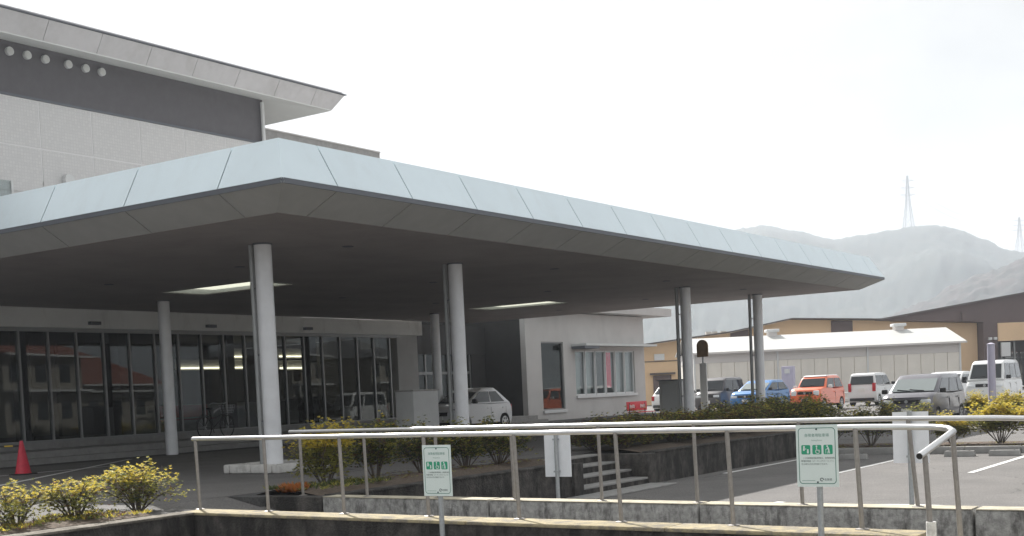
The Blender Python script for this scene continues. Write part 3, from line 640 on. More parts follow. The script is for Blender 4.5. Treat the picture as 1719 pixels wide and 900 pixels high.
def bicycle(loc, label, rz):
    b = thing('bicycle', (0,0,0), label, 'bicycle')
    for x in (-0.52,0.52):
        MB().tube([(x+0.32*math.cos(t),0,0.33+0.32*math.sin(t)) for t in [2*math.pi*i/28 for i in range(28)]],0.017,8,closed=True).build('tyre', 'tyre', b, smooth=True)
        mb = MB()
        for i in range(10):
            t = 2*math.pi*i/10; mb.cyl((x,0,0.33),(x+0.31*math.cos(t),0,0.33+0.31*math.sin(t)),0.0025,n=4)
        mb.cyl((x,-0.04,0.33),(x,0.04,0.33),0.03,n=10); mb.build('spokes', 'galvanised', b)
        MB().tube([(x+0.37*math.cos(t),0,0.33+0.37*math.sin(t)) for t in [R(20)+R(140)*i/12 for i in range(13)]],0.014,6).build('mudguard', 'black_metal', b)
    mb = MB()
    for p, q in (((-0.52,0.03,0.33),(-0.12,0.02,0.30)),((-0.52,-0.03,0.33),(-0.12,-0.02,0.30)),((-0.12,0,0.30),(-0.24,0,0.82)),((-0.12,0,0.30),(0.36,0,0.62)),((-0.2,0,0.55),(0.34,0,0.70)),((0.34,0,0.85),(0.52,0.04,0.33)),((0.34,0,0.85),(0.52,-0.04,0.33)),((0.30,0,1.0),(0.36,0,0.6)),((-0.52,0,0.33),(-0.22,0,0.72))):
        mb.cyl(p,q,0.016,n=8)
    mb.build('frame', 'black_metal', b)
    MB().tube([(0.08,0.27,1.0),(0.22,0.25,1.04),(0.30,0.1,1.02),(0.30,-0.1,1.02),(0.22,-0.25,1.04),(0.08,-0.27,1.0)],0.013,8).build('handlebar', 'galvanised', b, smooth=True)
    MB().lathe([(0.03,0.82),(0.11,0.86),(0.10,0.90),(0.04,0.915)],(-0.25,0,0),14).build('saddle', 'black_metal', b, smooth=True)
    mb = MB()
    for z in (0.72,0.80,0.88,0.96):
        s = 0.12+0.05*(z-0.72)/0.24; mb.tube([(0.56-s,-s,z),(0.56+s,-s,z),(0.56+s,s,z),(0.56-s,s,z)],0.004,4,closed=True)
    for i in range(16):
        t = 2*math.pi*i/16; c, s_ = math.cos(t), math.sin(t); q = max(abs(c),abs(s_)); mb.cyl((0.56+0.12*c/q,0.12*s_/q,0.72),(0.56+0.17*c/q,0.17*s_/q,0.96),0.003,n=4)
    mb.build('basket', 'galvanised', b)
    MB().tube([(-0.12,0.03,0.30),(-0.02,0.06,0.16)],0.012,6).build('pedal', 'black_metal', b)
    MB().cyl((-0.42,0.05,0.33),(-0.35,0.18,0.0),0.008,n=6).build('kickstand', 'galvanised', b)
    b.location = loc; b.rotation_euler = (0,0,rz); return b
bicycle((25.9,28.1,0.30), 'black bicycle with wire basket parked in front of the red bench', R(8))

# ================================================================== VEHICLES (nose towards local +X)
def car(label, paintm, loc, rz, L, W, H, wr, hood, cowl, wtop, rtop, rbot, belt, group, cat='car', name='parked_car', roofm=None, windows=((0.05,0.47),(0.51,0.93)),
        grille='car_black', lamp_w=0.30, lamp_h=0.13, lamp_z=None, tail_tall=False, wbf=0.70, wiper=True, glassm='car_glass', wsm='car_glass'):
    root = thing(name, (0,0,0), label, cat, group)
    fx = L/2; wbx = L*wbf/2; g = 0.20; A = wr+0.05; hz, (cx, cz) = hood, cowl
    # --- lower body: side outline with wheel arches, swept across the width
    prof = [(fx-0.10,g),(fx-0.01,g+0.16),(fx,hz*0.72),(fx-0.05,hz-0.06),(fx-0.16,hz),( (fx+cx)/2, (hz+cz)/2+0.03),(cx,cz),((cx+rbot[0])/2,belt+0.0),(rbot[0],rbot[1]),(-fx+0.03,rbot[1]-0.14),(-fx,0.62),(-fx+0.02,g+0.18),(-fx+0.12,g)]
    def arc(c):
        return [(c+A*math.cos(t), max(g, wr+A*math.sin(t))) for t in [math.pi*(1-i/10) for i in range(11)]]
    prof += arc(-wbx)+arc(wbx)
    n = len(prof); mb = MB(); ws = [(-W/2,0.955,0.03),(-W/2+0.05,0.975,0.008),(-W/2+0.24,0.992,0),(0,1.0,0.0),(W/2-0.24,0.992,0),(W/2-0.05,0.975,0.008),(W/2,0.955,0.03)]
    vs = []
    for (y, s, dz) in ws:
        for i, (x, z) in enumerate(prof):
            zz = z-dz if z > 0.6 else z
            yy = y*0.965 if (z > belt-0.12 and abs(y) > W/2-0.06) else y
            vs.append((x*s if abs(x) > fx*0.8 else x, yy, zz))
    fs = []
    for k in range(len(ws)-1):
        for i in range(n): fs.append((k*n+i, k*n+(i+1)%n, (k+1)*n+(i+1)%n, (k+1)*n+i))
    fs += [tuple(range(n))[::-1], tuple((len(ws)-1)*n+i for i in range(n))]
    mb.add(vs, fs); mb.build('body', paintm, root, smooth=True, ang=40)
    MB().box(-fx+0.25,fx-0.25,-W/2+0.17,W/2-0.17,g-0.02,0.55).build('underbody', 'car_black', root)
    # --- greenhouse
    hb, ht = W/2*0.955, W/2-0.15
    pf = [(cx,cz-0.03),(wtop[0],wtop[1]),(wtop[0]-0.25,H-0.015),((wtop[0]+rtop[0])/2,H),(rtop[0]+0.2,H-0.01),(rtop[0],rtop[1]),(rbot[0]+0.01,rbot[1]-0.03)]
    def hw(z): t = min(1,max(0,(z-belt)/(H-belt))); return hb+(ht-hb)*t**1.15
    mb = MB(); n2 = len(pf); vs = []
    for s, k in ((-1,1.0),(-1,0.72),(1,0.72),(1,1.0)):
        for (x, z) in pf: vs.append((x, s*hw(z)*k, z+(0.012 if k < 1 and z > belt+0.2 else 0)))
    fs = [(k*n2+i, k*n2+(i+1)%n2, (k+1)*n2+(i+1)%n2, (k+1)*n2+i) for k in range(3) for i in range(n2)]
    fs += [tuple(range(n2))[::-1], tuple(3*n2+i for i in range(n2))]
    mb.add(vs, fs); mb.build('cabin', paintm, root, bevel=0.035, seg=2, ang=45)
    if roofm:
        mb = MB(); mb.hexa([(rtop[0]+0.02,-ht+0.02,H-0.03),(wtop[0]-0.04,-ht+0.02,H-0.03),(wtop[0]-0.04,ht-0.02,H-0.03),(rtop[0]+0.02,ht-0.02,H-0.03),(rtop[0]+0.1,-ht+0.06,H+0.03),(wtop[0]-0.2,-ht+0.06,H+0.03),(wtop[0]-0.2,ht-0.06,H+0.03),(rtop[0]+0.1,ht-0.06,H+0.03)])
        mb.build('roof_panel', roofm, root, bevel=0.02)
    # windscreen and rear window
    def edge_quad(p0, p1, inset, out, nm):
        (x0,z0),(x1,z1) = p0, p1; d = Vector((x1-x0,0,z1-z0)); nrm = Vector((-d.z,0,d.x)).normalized()*(1 if out > 0 else -1)
        if nrm.x*out < 0: nrm = -nrm
        a = Vector((x0,0,z0))+d*inset[0]; b = Vector((x0,0,z0))+d*inset[1]
        ya, yb = hw(a.z)-0.10, hw(b.z)-0.07
        mb = MB(); q = [a+nrm*0.004+Vector((0,-ya,0)), a+nrm*0.004+Vector((0,ya,0)), b+nrm*0.004+Vector((0,yb,0)), b+nrm*0.004+Vector((0,-yb,0))]
        mb.slab(q, nrm*0.012); return mb.build(nm, wsm if nm == 'windscreen' else glassm, root), a, nrm, ya
    wsn, a, nrm, ya = edge_quad((cx,cz),wtop,(0.06,0.93),1,'windscreen')
    if wiper:
        mb = MB(); up = Vector((wtop[0]-cx,0,wtop[1]-cz)).normalized()
        for y0, y1 in ((0.55*ya,-0.15*ya),(-0.1*ya,-0.75*ya)): mb.cyl(a+nrm*0.03+Vector((0,y0,0)), a+nrm*0.03+up*0.09+Vector((0,y1,0)),0.012,n=6)
        mb.build('wiper', 'car_black', wsn)
    edge_quad(rbot,rtop,(0.10,0.86),-1,'rear_window')
    # side windows: quads on the leaning side
    zb, zt = belt+0.05, H-0.13
    def xat(p, q, z): t = (z-p[1])/(q[1]-p[1]); return p[0]+(q[0]-p[0])*t
    for s in (-1,1):
        for (u0,u1) in windows:
            q = []
            for (u, z) in ((u0,zb),(u1,zb),(u1,zt),(u0,zt)):
                xf, xr = xat((cx,cz),wtop,z), xat(rbot,rtop,z); x = xf+(xr-xf)*u
                q.append(Vector((x, s*(hw(z)+0.002), z)))
            MB().slab(q,(0,s*0.009,0)).build('side_window', glassm, root)
        # mirror, handles
        mx_ = cx-0.18
        MB().box(mx_-0.06,mx_+0.08,s*(W/2+0.02) if s > 0 else -(W/2+0.20),s*(W/2+0.20) if s > 0 else -(W/2+0.02),belt+0.02,belt+0.17).build('door_mirror', 'car_black' if paintm != 'car_orange' else 'car_white', root, bevel=0.03)
        for (u0,u1) in windows[:2]:
            x = cx+(rbot[0]-cx)*(u1-0.05); yy = s*(W/2*0.997)
            MB().box(x-0.09,x+0.09,min(yy,yy+s*0.025),max(yy,yy+s*0.025),belt-0.18,belt-0.145).build('door_handle', paintm, root)
            mb = MB(); x = cx+(rbot[0]-cx)*u1; yy = s*(W/2+0.0015); mb.box(x-0.005,x+0.005,min(yy,yy-s*0.02),max(yy,yy-s*0.02),0.34,belt-0.13); mb.build('door_gap', 'car_black', root)
        for wx in (-wbx,wbx):
            y0 = s*(W/2-0.19); y1 = s*(W/2-0.015)
            wh = MB().cyl((wx,y0,wr),(wx,y1,wr),wr,n=28).build('wheel', 'tyre', root, bevel=0.02)
            mb = MB(); mb.cyl((wx,y1-s*0.01,wr),(wx,y1+s*0.006,wr),wr*0.66,n=24); mb.build('rim', 'rim', wh)
            mb = MB()
            for i in range(6):
                t = 2*math.pi*i/6; mb.cyl((wx+wr*0.42*math.cos(t),y1+s*0.005,wr+wr*0.42*math.sin(t)),(wx+wr*0.42*math.cos(t),y1+s*0.009,wr+wr*0.42*math.sin(t)),wr*0.13,n=10)
            tag(mb.build('rim_hole', 'car_black', wh), kind='stuff')
        # lamps
        lz = lamp_z if lamp_z else hz-0.20
        y0, y1 = s*(W/2-0.10-lamp_w), s*(W/2-0.07)
        mb = MB(); mb.box(fx-0.14,fx+0.002,min(y0,y1),max(y0,y1),lz-lamp_h/2,lz+lamp_h/2); mb.build('headlight', 'lens', root, bevel=0.04)
        y0, y1 = s*(W/2-0.20), s*(W/2-0.045); z0, z1 = (0.72,rbot[1]+0.12) if tail_tall else (belt-0.32,belt-0.06)
        MB().box(-fx-0.01,-fx+0.16,min(y0,y1),max(y0,y1),z0,z1).build('tail_light', 'tail_red', root, bevel=0.02)
    gr = MB().box(fx-0.08,fx+0.006,-W*0.24,W*0.24,hz-0.26,hz-0.13).build('grille', grille, root, bevel=0.015)
    MB().cyl((fx+0.006,0,hz-0.195),(fx+0.016,0,hz-0.195),0.055,n=18).build('badge', 'rim', gr)
    MB().box(fx-0.1,fx+0.004,-W*0.36,W*0.36,g+0.03,g+0.17).build('lower_intake', 'car_black', root, bevel=0.02)
    MB().box(fx-0.02,fx+0.022,-0.165,0.165,0.42,0.585).build('number_plate', 'plate', root)
    MB().box(-fx-0.015,-fx+0.02,-0.165,0.165,0.72,0.885).build('number_plate', 'plate', root)
    MB().box(-fx-0.02,-fx+0.1,-W*0.42,W*0.42,g+0.05,g+0.2).build('rear_bumper_trim', 'car_black' , root, bevel=0.02)
    root.location = loc; root.rotation_euler = (0,0,rz); return root
PI = math.pi
FZ = -0.20
GC = 'cars in the far parking rows'
car('silver three-door hatchback parked under the canopy behind a column', 'car_silver', (34.9,25.35,-0.02), PI, 3.36,1.48,1.48,0.285, 0.84,(0.92,0.98),(0.22,1.36),(-0.95,1.36),(-1.60,0.96),0.94,None, windows=((0.05,0.50),(0.54,0.86)))
car('bright blue hatchback with black grille, nose towards the canopy', 'car_blue', (61.4,25.7,FZ), PI, 4.1,1.69,1.52,0.30, 0.92,(1.15,1.02),(0.25,1.40),(-1.45,1.38),(-1.98,1.05),0.98,GC, wsm='windscreen_sky_glare')
car('orange kei car with a white roof between the blue and white cars', 'car_orange', (56.75,20.9,FZ), PI, 3.4,1.475,1.60,0.29, 1.02,(0.82,1.08),(0.42,1.50),(-1.30,1.52),(-1.64,1.05),1.0,GC, roofm='car_white', lamp_w=0.24, lamp_h=0.22)
car('white kei wagon seen from behind, right of the orange car', 'car_white', (63.4,20.45,FZ), 0, 3.4,1.475,1.64,0.28, 0.98,(0.9,1.04),(0.45,1.52),(-1.52,1.56),(-1.66,1.02),1.0,GC, tail_tall=True)
car('dark violet-grey minivan parked nose to the hedge', 'car_greyviolet', (43.0,12.1,-0.44), PI, 4.2,1.69,1.67,0.30, 1.00,(1.42,1.09),(0.62,1.55),(-1.82,1.54),(-2.06,1.08),1.04,None, windows=((0.06,0.40),(0.43,0.75),(0.78,0.95)), wsm='windscreen_sky_glare')
car('white high-roofed van beside the lilac pole', 'car_white', (53.6,12.23,FZ), PI, 3.4,1.475,1.88,0.27, 1.08,(1.52,1.12),(1.12,1.76),(-1.58,1.78),(-1.67,1.10),1.10,None, cat='van', name='parked_van', windows=((0.06,0.32),(0.36,0.66),(0.70,0.95)), lamp_z=0.86)
car('white hatchback seen between the annex corner and the third column', 'car_white', (64.7,32.1,FZ), 0, 3.7,1.6,1.48,0.28, 0.9,(0.95,1.0),(0.3,1.38),(-1.1,1.40),(-1.70,0.98),0.96,GC)
car('dark grey boxy kei van behind the bus stop sign', 'car_darkgrey', (61.9,28.2,FZ), PI, 3.4,1.475,1.76,0.28, 1.0,(1.12,1.08),(0.72,1.64),(-1.56,1.66),(-1.67,1.05),1.04,GC, cat='van', name='parked_van', windows=((0.06,0.40),(0.43,0.75),(0.78,0.95)))
car('pale silver car roof showing just behind the minivan', 'car_white', (56.6,14.9,FZ), PI, 4.2,1.69,1.5,0.30, 0.92,(1.15,1.02),(0.25,1.40),(-1.45,1.38),(-1.98,1.05),0.98,GC)
car('white car cut off by the right edge of the photo', 'car_white', (51.2,8.7,FZ), PI, 3.7,1.6,1.45,0.28, 0.9,(0.95,1.0),(0.3,1.36),(-1.1,1.37),(-1.70,0.98),0.96,None)

# ================================================================== SIGNS
def flat(poly2, name, mt, parent, eps, loc):
    """2-D polygon(s) (x to the reader's right, y up) laid on a board that faces -X"""
    mb = MB()
    for p in poly2:
        mb.add([(loc[0]-eps, loc[1]-x, loc[2]+y) for x, y in p], [tuple(range(len(p)))])
    return mb.build(name, mt, parent)
def circ(cx, cy, r, n=14): return [(cx+r*math.cos(2*math.pi*i/n), cy+r*math.sin(2*math.pi*i/n)) for i in range(n)]
def rrect(x0,x1,y0,y1,r,n=5):
    o = []
    for cx, cy, a in ((x1-r,y1-r,0),(x0+r,y1-r,90),(x0+r,y0+r,180),(x1-r,y0+r,270)):
        o += [(cx+r*math.cos(R(a+90*i/n)), cy+r*math.sin(R(a+90*i/n))) for i in range(n+1)]
    return o
def bar2(x0,y0,x1,y1,w):
    d = Vector((x1-x0,y1-y0)).normalized(); nx, ny = -d.y*w/2, d.x*w/2
    return [(x0+nx,y0+ny),(x0-nx,y0-ny),(x1-nx,y1-ny),(x1+nx,y1+ny)]
def text_on(body, size, x, y, mt, parent, loc, eps, align='CENTER', name='lettering'):
    cu = bpy.data.curves.new('t','FONT'); cu.body = body; cu.size = size; cu.align_x = align; cu.resolution_u = 2
    to = bpy.data.objects.new('t', cu); COL.objects.link(to)
    dg = bpy.context.evaluated_depsgraph_get(); dg.update()
    me = bpy.data.meshes.new_from_object(to.evaluated_get(dg)); me.name = name
    bpy.data.objects.remove(to); bpy.data.curves.remove(cu)
    off = Vector((0,0,0)); p = parent
    while p is not None: off += p.location; p = p.parent
    for v in me.vertices:
        a = v.co.copy(); v.co = Vector((loc[0]-eps, loc[1]-(x+a.x), loc[2]+y+a.y))-off
    me.materials.clear(); me.materials.append(M[mt]); o = bpy.data.objects.new(name, me); COL.objects.link(o); o.parent = parent
    return o
def permit_sign(label, x, y, z0, zb, lean):
    """z0 bottom of the board, zb ground"""
    W_, H_ = 0.33, 0.475
    s = thing('parking_sign', (x,y,zb), label, 'sign', 'parking permit signs')
    L_ = (x, y, z0)
    MB().cyl((x+0.035,y,zb),(x+0.035,y,z0+H_-0.02),0.024,n=14).build('post', 'galvanised', s, smooth=True)
    b = MB().box(x,x+0.006,y-W_/2,y+W_/2,z0,z0+H_).build('board', 'sign_board', s)
    o = rrect(-W_/2+0.018,W_/2-0.018,0.022,H_-0.022,0.028); i_ = rrect(-W_/2+0.023,W_/2-0.023,0.027,H_-0.027,0.024); n = len(o)
    mb = MB(); mb.add([(x-0.0008,y-a,z0+c) for a,c in o]+[(x-0.0008,y-a,z0+c) for a,c in i_],[(k,(k+1)%n,n+(k+1)%n,n+k) for k in range(n)]); mb.build('border', 'sign_border', b)
    for (c, k) in ((-0.088,0),(0.0,1),(0.088,2)):
        q = 0.036; yc = 0.285
        flat([rrect(c-q,c+q,yc-q,yc+q,0.010)],'pictogram','sign_green',b,0.0008,L_)
        if k == 0: w_ = [circ(c-0.014,yc+0.022,0.008), bar2(c-0.014,yc+0.014,c-0.016,yc-0.008,0.014), circ(c+0.016,yc-0.002,0.007), bar2(c+0.016,yc-0.008,c+0.016,yc-0.028,0.014), bar2(c-0.012,yc+0.006,c+0.004,yc+0.006,0.005)]
        elif k == 1:
            ring = [(c+0.006+0.016*math.cos(t),yc-0.014+0.016*math.sin(t)) for t in [R(110)+R(300)*i/14 for i in range(15)]]
            w_ = [circ(c-0.002,yc+0.026,0.007), bar2(c-0.002,yc+0.018,c-0.002,yc-0.004,0.008), bar2(c-0.003,yc-0.004,c+0.014,yc-0.004,0.007), bar2(c+0.014,yc-0.002,c+0.020,yc-0.026,0.007)]
            w_ += [bar2(*ring[i],*ring[i+1],0.006) for i in range(14)]
        else: w_ = [circ(c-0.006,yc+0.026,0.007), bar2(c-0.002,yc+0.018,c+0.006,yc-0.004,0.012), bar2(c+0.004,yc-0.004,c-0.002,yc-0.030,0.007), bar2(c+0.007,yc-0.004,c+0.012,yc-0.030,0.007), bar2(c,yc+0.008,c-0.016,yc+0.002,0.005), bar2(c-0.018,yc+0.004,c-0.018,yc-0.030,0.004)]
        flat(w_,'pictogram_figure','sign_board',b,0.0016,L_)
    text_on('身障者用駐車場',0.028,0,0.385,'sign_ink_pale',b,L_,0.001)
    text_on('Parking Permit',0.014,0,0.352,'sign_ink_pale',b,L_,0.001)
    for t, yy in (('　この身障者用駐車場は、身障者用駐',0.215),('車場利用証（パーキングパーミット）',0.192),('をお持ちの方が利用できます。',0.169)):
        text_on(t,0.0158,-0.128,yy,'sign_ink',b,L_,0.001,'LEFT')
    text_on('佐賀県',0.021,0.082,0.048,'sign_ink',b,L_,0.001)
    ring = [(0.032+0.013*math.cos(t),0.056+0.011*math.sin(t)) for t in [R(-20)+R(320)*i/12 for i in range(13)]]
    flat([bar2(*ring[i],*ring[i+1],0.006) for i in range(12)],'emblem','sign_ink',b,0.001,L_)
    flat([bar2(-0.125,0.048,-0.02,0.048,0.003)],'small_print','sign_ink_pale',b,0.001,L_)
    for zz in (0.035,H_-0.034): MB().cyl((x-0.005,y,z0+zz),(x,y,z0+zz),0.007,n=8).build('bolt', 'sign_ink', b)
    return s
permit_sign('green and white parking permit sign on a post in front of the left bushes', 9.2, 7.07, 0.285, -0.62, 0)
permit_sign('green and white parking permit sign on a post near the right handrail bend', 9.2, 3.41, 0.385, -0.62, 0)
for (x,y,z0,h,w_,lb) in ((13.5,8.43,0.12,0.55,0.39,'blank white back of a sign in front of the dark planter wall'),(13.0,3.81,0.30,0.53,0.37,'blank white back of a sign seen through the bent handrail')):
    s = thing('sign_back', (x,y,LOT), lb, 'sign', 'parking signs seen from behind')
    MB().cyl((x-0.03,y,LOT),(x-0.03,y,z0+h+0.01),0.025,n=14).build('post', 'galvanised', s, smooth=True)
    MB().box(x,x+0.006,y-w_/2,y+w_/2,z0,z0+h).build('board', 'sign_back', s)
    for zz in (z0+0.06,z0+h-0.08): MB().box(x-0.058,x-0.002,y-0.034,y+0.034,zz,zz+0.02).build('clamp', 'galvanised', s)

# wheel stops
ws_l = ['concrete wheel stop in the shaded bay beside the planter wall','concrete wheel stop half hidden by the blank sign back','concrete wheel stop at the right edge of the parking bays']
for (x, y, lb) in ((26.9,9.15,ws_l[0]),(27.6,7.05,ws_l[1]),(27.7,6.15,ws_l[2])):
    k = thing('wheel_stop', (x,y,LOT), lb, 'wheel stop', 'concrete wheel stops in the bays')
    MB().hexa([(x-0.09,y-0.32,LOT),(x+0.09,y-0.32,LOT),(x+0.09,y+0.32,LOT),(x-0.09,y+0.32,LOT),(x-0.06,y-0.30,LOT+0.125),(x+0.06,y-0.30,LOT+0.125),(x+0.06,y+0.30,LOT+0.125),(x-0.06,y+0.30,LOT+0.125)]).build('block', 'concrete', k, bevel=0.012)
    for q in (-0.2,0.2): MB().cyl((x,y+q,LOT+0.123),(x,y+q,LOT+0.13),0.02,n=10).build('fixing_bolt', 'black_metal', k)

# ================================================================== STREET FURNITURE BY THE FAR PARKING
bs = thing('bus_stop_sign', (41.2,19.6,-0.1), 'leaning bus stop marker with brown round head on a pale post', 'bus stop')
bx_, by_ = 41.2, 19.42
hd = MB(); ring = [(bx_, by_+0.215*math.cos(t), 2.62+0.215*math.sin(t)) for t in [PI*i/14 for i in range(15)]]+[(bx_,by_-0.215,2.22),(bx_,by_+0.215,2.22)]
hd.prism(ring,(0.06,0,0)).build('head', 'bus_brown', bs)
MB().prism([(bx_-0.012,by_+(p[1]-by_)*0.8,2.46+(p[2]-2.46)*0.8) for p in ring],(0.010,0,0)).build('head_plate', 'bus_brown', bs)
MB().box(bx_,bx_+0.08,by_-0.13,by_+0.13,0.15,2.0).build('timetable_board', 'white_panel', bs, bevel=0.01)
MB().cyl((bx_+0.04,by_,-0.15),(bx_+0.04,by_,2.25),0.035,n=12).build('post', 'galvanised', bs, smooth=True)
MB().lathe([(0.28,0),(0.26,0.12),(0.08,0.16)],(bx_+0.04,by_,-0.15),20).build('foot', 'concrete', bs)
cb = thing('meter_cabinet', (40.6,20.6,0), 'grey metal cabinet standing behind the third column', 'cabinet')
MB().box(40.3,40.8,19.95,20.75,0.05,1.42).build('body', 'pipe_grey', cb, bevel=0.015)
MB().box(40.25,40.85,19.9,20.8,1.422,1.46).build('lid', 'edge_dark', cb); MB().box(40.292,40.299,20.05,20.62,0.2,1.3).build('door', 'galvanised', cb)
pl = thing('lilac_pole', (42.6,9.6,-0.2), 'lilac painted pole rising from the yellow hedge at the right', 'pole')
MB().cyl((42.8,9.85,-0.45),(42.8,9.85,2.08),0.13,0.12,n=20).build('shaft', 'lilac', pl, smooth=True)
MB().lathe([(0.125,0),(0.13,0.04),(0.03,0.08)],(42.8,9.85,2.082),20).build('top_cap', 'lilac', pl, smooth=True)
lp = thing('lilac_pillar', (66.8,26.1,FZ), 'pale lilac rectangular sign pillar against the long shed', 'sign')
MB().box(66.6,66.9,25.9,26.6,FZ,2.05).build('pillar', 'lilac', lp, bevel=0.02)
MB().box(66.55,66.6,26.1,26.4,1.65,1.9).build('white_plate', 'frame_white', lp)
gr_ = thing('guard_rail', (64,12,FZ), 'white pipe guard rail behind the far cars', 'guard rail')
for z in (0.35,0.65): MB().cyl((66.5,30,FZ+z),(62.5,2,FZ+z),0.03,n=8).build('rail', 'frame_white', gr_)
for i in range(15):
    t = i/14; x = 66.5+(62.5-66.5)*t; y = 30-28*t; MB().cyl((x,y,FZ),(x,y,FZ+0.75),0.035,n=8).build('post', 'frame_white', gr_)

# ================================================================== FAR BUILDINGS (axes: u to the right of the view, d away)
Fh = Vector((0.828275,0.560322,0)); Rh = Vector((0.560322,-0.828275,0))
def ud(u, d, z): p = Rh*u+Fh*d; return (p.x, p.y, z)
def udbox(mb, u0,u1,d0,d1,z0,z1): return mb.hexa([ud(u0,d0,z0),ud(u1,d0,z0),ud(u1,d1,z0),ud(u0,d1,z0),ud(u0,d0,z1),ud(u1,d0,z1),ud(u1,d1,z1),ud(u0,d1,z1)])
sh = thing('long_shed', ud(20,81,-0.2), 'long low beige shed with white pitched roof behind the cars', 'building')
U0, U1, D0, D1 = 11.6, 28.2, 78.0, 84.5
mb = MB(); udbox(mb,U0,U1,D0,D1,-0.3,2.55); mb.build('wall', 'shed_wall', sh)
mb = MB(); udbox(mb,U0-0.02,U1+0.02,D0-0.05,D1+0.05,2.552,3.2); mb.build('upper_wall', 'shed_trim', sh)
n = 20
for i in range(n):
    u = U0+(U1-U0)*i/n; mb = MB(); udbox(mb,u+0.02,u+(U1-U0)/n-0.02,D0-0.06,D0-0.003,-0.2,2.54); mb.build('wall_panel', 'shed_wall', sh)
for u in (11.6,16.8,22.4,28.16): mb = MB(); udbox(mb,u-0.05,u+0.05,D0-0.14,D0-0.065,-0.2,3.15); mb.build('downpipe', 'frame_white', sh)
dm = (D0+D1)/2
MB().prism([ud(U1+0.02,D0-0.05,3.202),ud(U1+0.02,D1+0.05,3.202),ud(U1+0.02,dm,4.12)], (Rh*-0.2)).build('gable', 'shed_trim', sh)
MB().slab([ud(U0-0.25,D0-0.35,3.16),ud(U1+0.3,D0-0.35,3.16),ud(U1+0.3,dm,4.18),ud(U0-0.25,dm,4.18)],(0,0,0.06)).build('roof_slope', 'shed_roof', sh)
MB().slab([ud(U0-0.25,D1+0.35,3.16),ud(U1+0.3,D1+0.35,3.16),ud(U1+0.3,dm+0.01,4.18),ud(U0-0.25,dm+0.01,4.18)],(0,0,0.06)).build('roof_slope', 'shed_roof', sh)
mb = MB(); udbox(mb,U0-0.25,U1+0.3,D0-0.45,D0-0.36,3.10,3.2); mb.build('gutter', 'shed_trim', sh)
for u in (17.2,25.4):
    mb = MB(); udbox(mb,u-0.28,u+0.28,dm-0.3,dm+0.3,4.1,4.42); v = mb.build('roof_vent', 'shed_trim', sh)
    mb = MB(); udbox(mb,u-0.42,u+0.42,dm-0.42,dm+0.42,4.422,4.62); mb.build('vent_hood', 'frame_white', v, bevel=0.05)
ml = thing('shopping_mall', ud(28,105,-0.2), 'beige and brown big-box store behind the long shed', 'building')
def facade(pts, d, t, name, mt): MB().prism([ud(u,d,z) for u,z in pts], Fh*t).build(name, mt, ml)
facade([(8.0,-0.3),(30.6,-0.3),(30.6,5.62),(29.7,5.72),(22.6,6.10),(17.8,5.28),(8.0,4.30)],100.0,30,'wall_left','mall_beige')
facade([(17.85,3.2),(19.3,3.2),(19.3,5.50),(17.85,5.25)],99.9,0.09,'brown_panel','mall_brown')
facade([(25.9,3.2),(27.6,3.2),(27.6,5.80),(25.9,5.89)],99.9,0.09,'brown_panel','mall_brown')
facade([(30.6,-0.3),(37.7,-0.3),(37.7,5.18),(30.6,5.62)],100.4,29,'wall_middle','mall_beige')
facade([(29.4,5.70),(37.75,5.19),(37.75,-0.3),(38.85,-0.3),(38.85,3.6),(60,3.6),(60,9.9)],99.2,25,'brown_gable','mall_brown')
facade([(38.86,3.62),(59.8,3.62),(59.8,5.0),(38.86,5.05)],99.05,0.14,'beige_band','mall_beige')
facade([(38.86,-0.3),(60,-0.3),(60,3.58),(38.86,3.58)],103,20,'entrance_recess','mall_dark')
for i in range(10):
    u = 40.3+i*1.6; mb = MB(); udbox(mb,u-0.06,u+0.06,99.5,99.62,-0.2,3.58); mb.build('entrance_post', 'frame_alu', ml)
for i in range(9):
    u = 40.4+i*1.6; mb = MB(); udbox(mb,u,u+1.4,102.6,102.7,0.2,2.8); mb.build('entrance_pane', 'clear_glass', ml)
def edge_cap(p):
    for (a, b2) in zip(p[:-1], p[1:]):
        MB().slab([ud(a[0],98.9,a[1]),ud(b2[0],98.9,b2[1]),ud(b2[0],100.2,b2[1]),ud(a[0],100.2,a[1])],(0,0,0.09)).build('roof_trim','mall_dark',ml)
edge_cap([(8.0,4.31),(17.8,5.29),(22.6,6.11),(29.6,5.74)]); edge_cap([(29.4,5.71),(60,9.91)])
mb = MB(); udbox(mb,36.0,36.9,98.9,99.19,5.35,6.05); mb.build('vent_box', 'mall_brown', ml)
mb = MB(); udbox(mb,11.7,12.5,99.8,99.98,3.35,3.85); mb.build('wall_unit', 'frame_white', ml)
mb = MB(); udbox(mb,14.9,15.3,99.8,99.98,2.2,2.7); mb.build('wall_unit', 'frame_white', ml)
mb = MB(); udbox(mb,11.55,13.0,99.9,99.98,-0.1,2.15); mb.build('service_door', 'mall_brown', ml)
mb = MB(); udbox(mb,11.3,13.3,99.6,99.98,2.2,2.35); mb.build('door_hood', 'mall_dark', ml)
mb = MB(); udbox(mb,9.0,25.8,99.93,99.985,3.24,3.30); mb.build('wall_joint', 'mall_dark', ml)
for u in (16.1,16.6,17.3): mb = MB(); udbox(mb,u,u+0.4,101,101.6,5.15,5.5); mb.build('roof_unit', 'galvanised', ml)
for u in (38.2,38.6): mb = MB(); udbox(mb,u-0.12,u+0.12,98.9,99.15,3.75,3.95); mb.build('wall_lamp', 'frame_white', ml)
mb = MB(); udbox(mb,39.0,39.7,98.8,99.0,2.4,3.5); mb.build('hanging_sign', 'frame_white', ml)

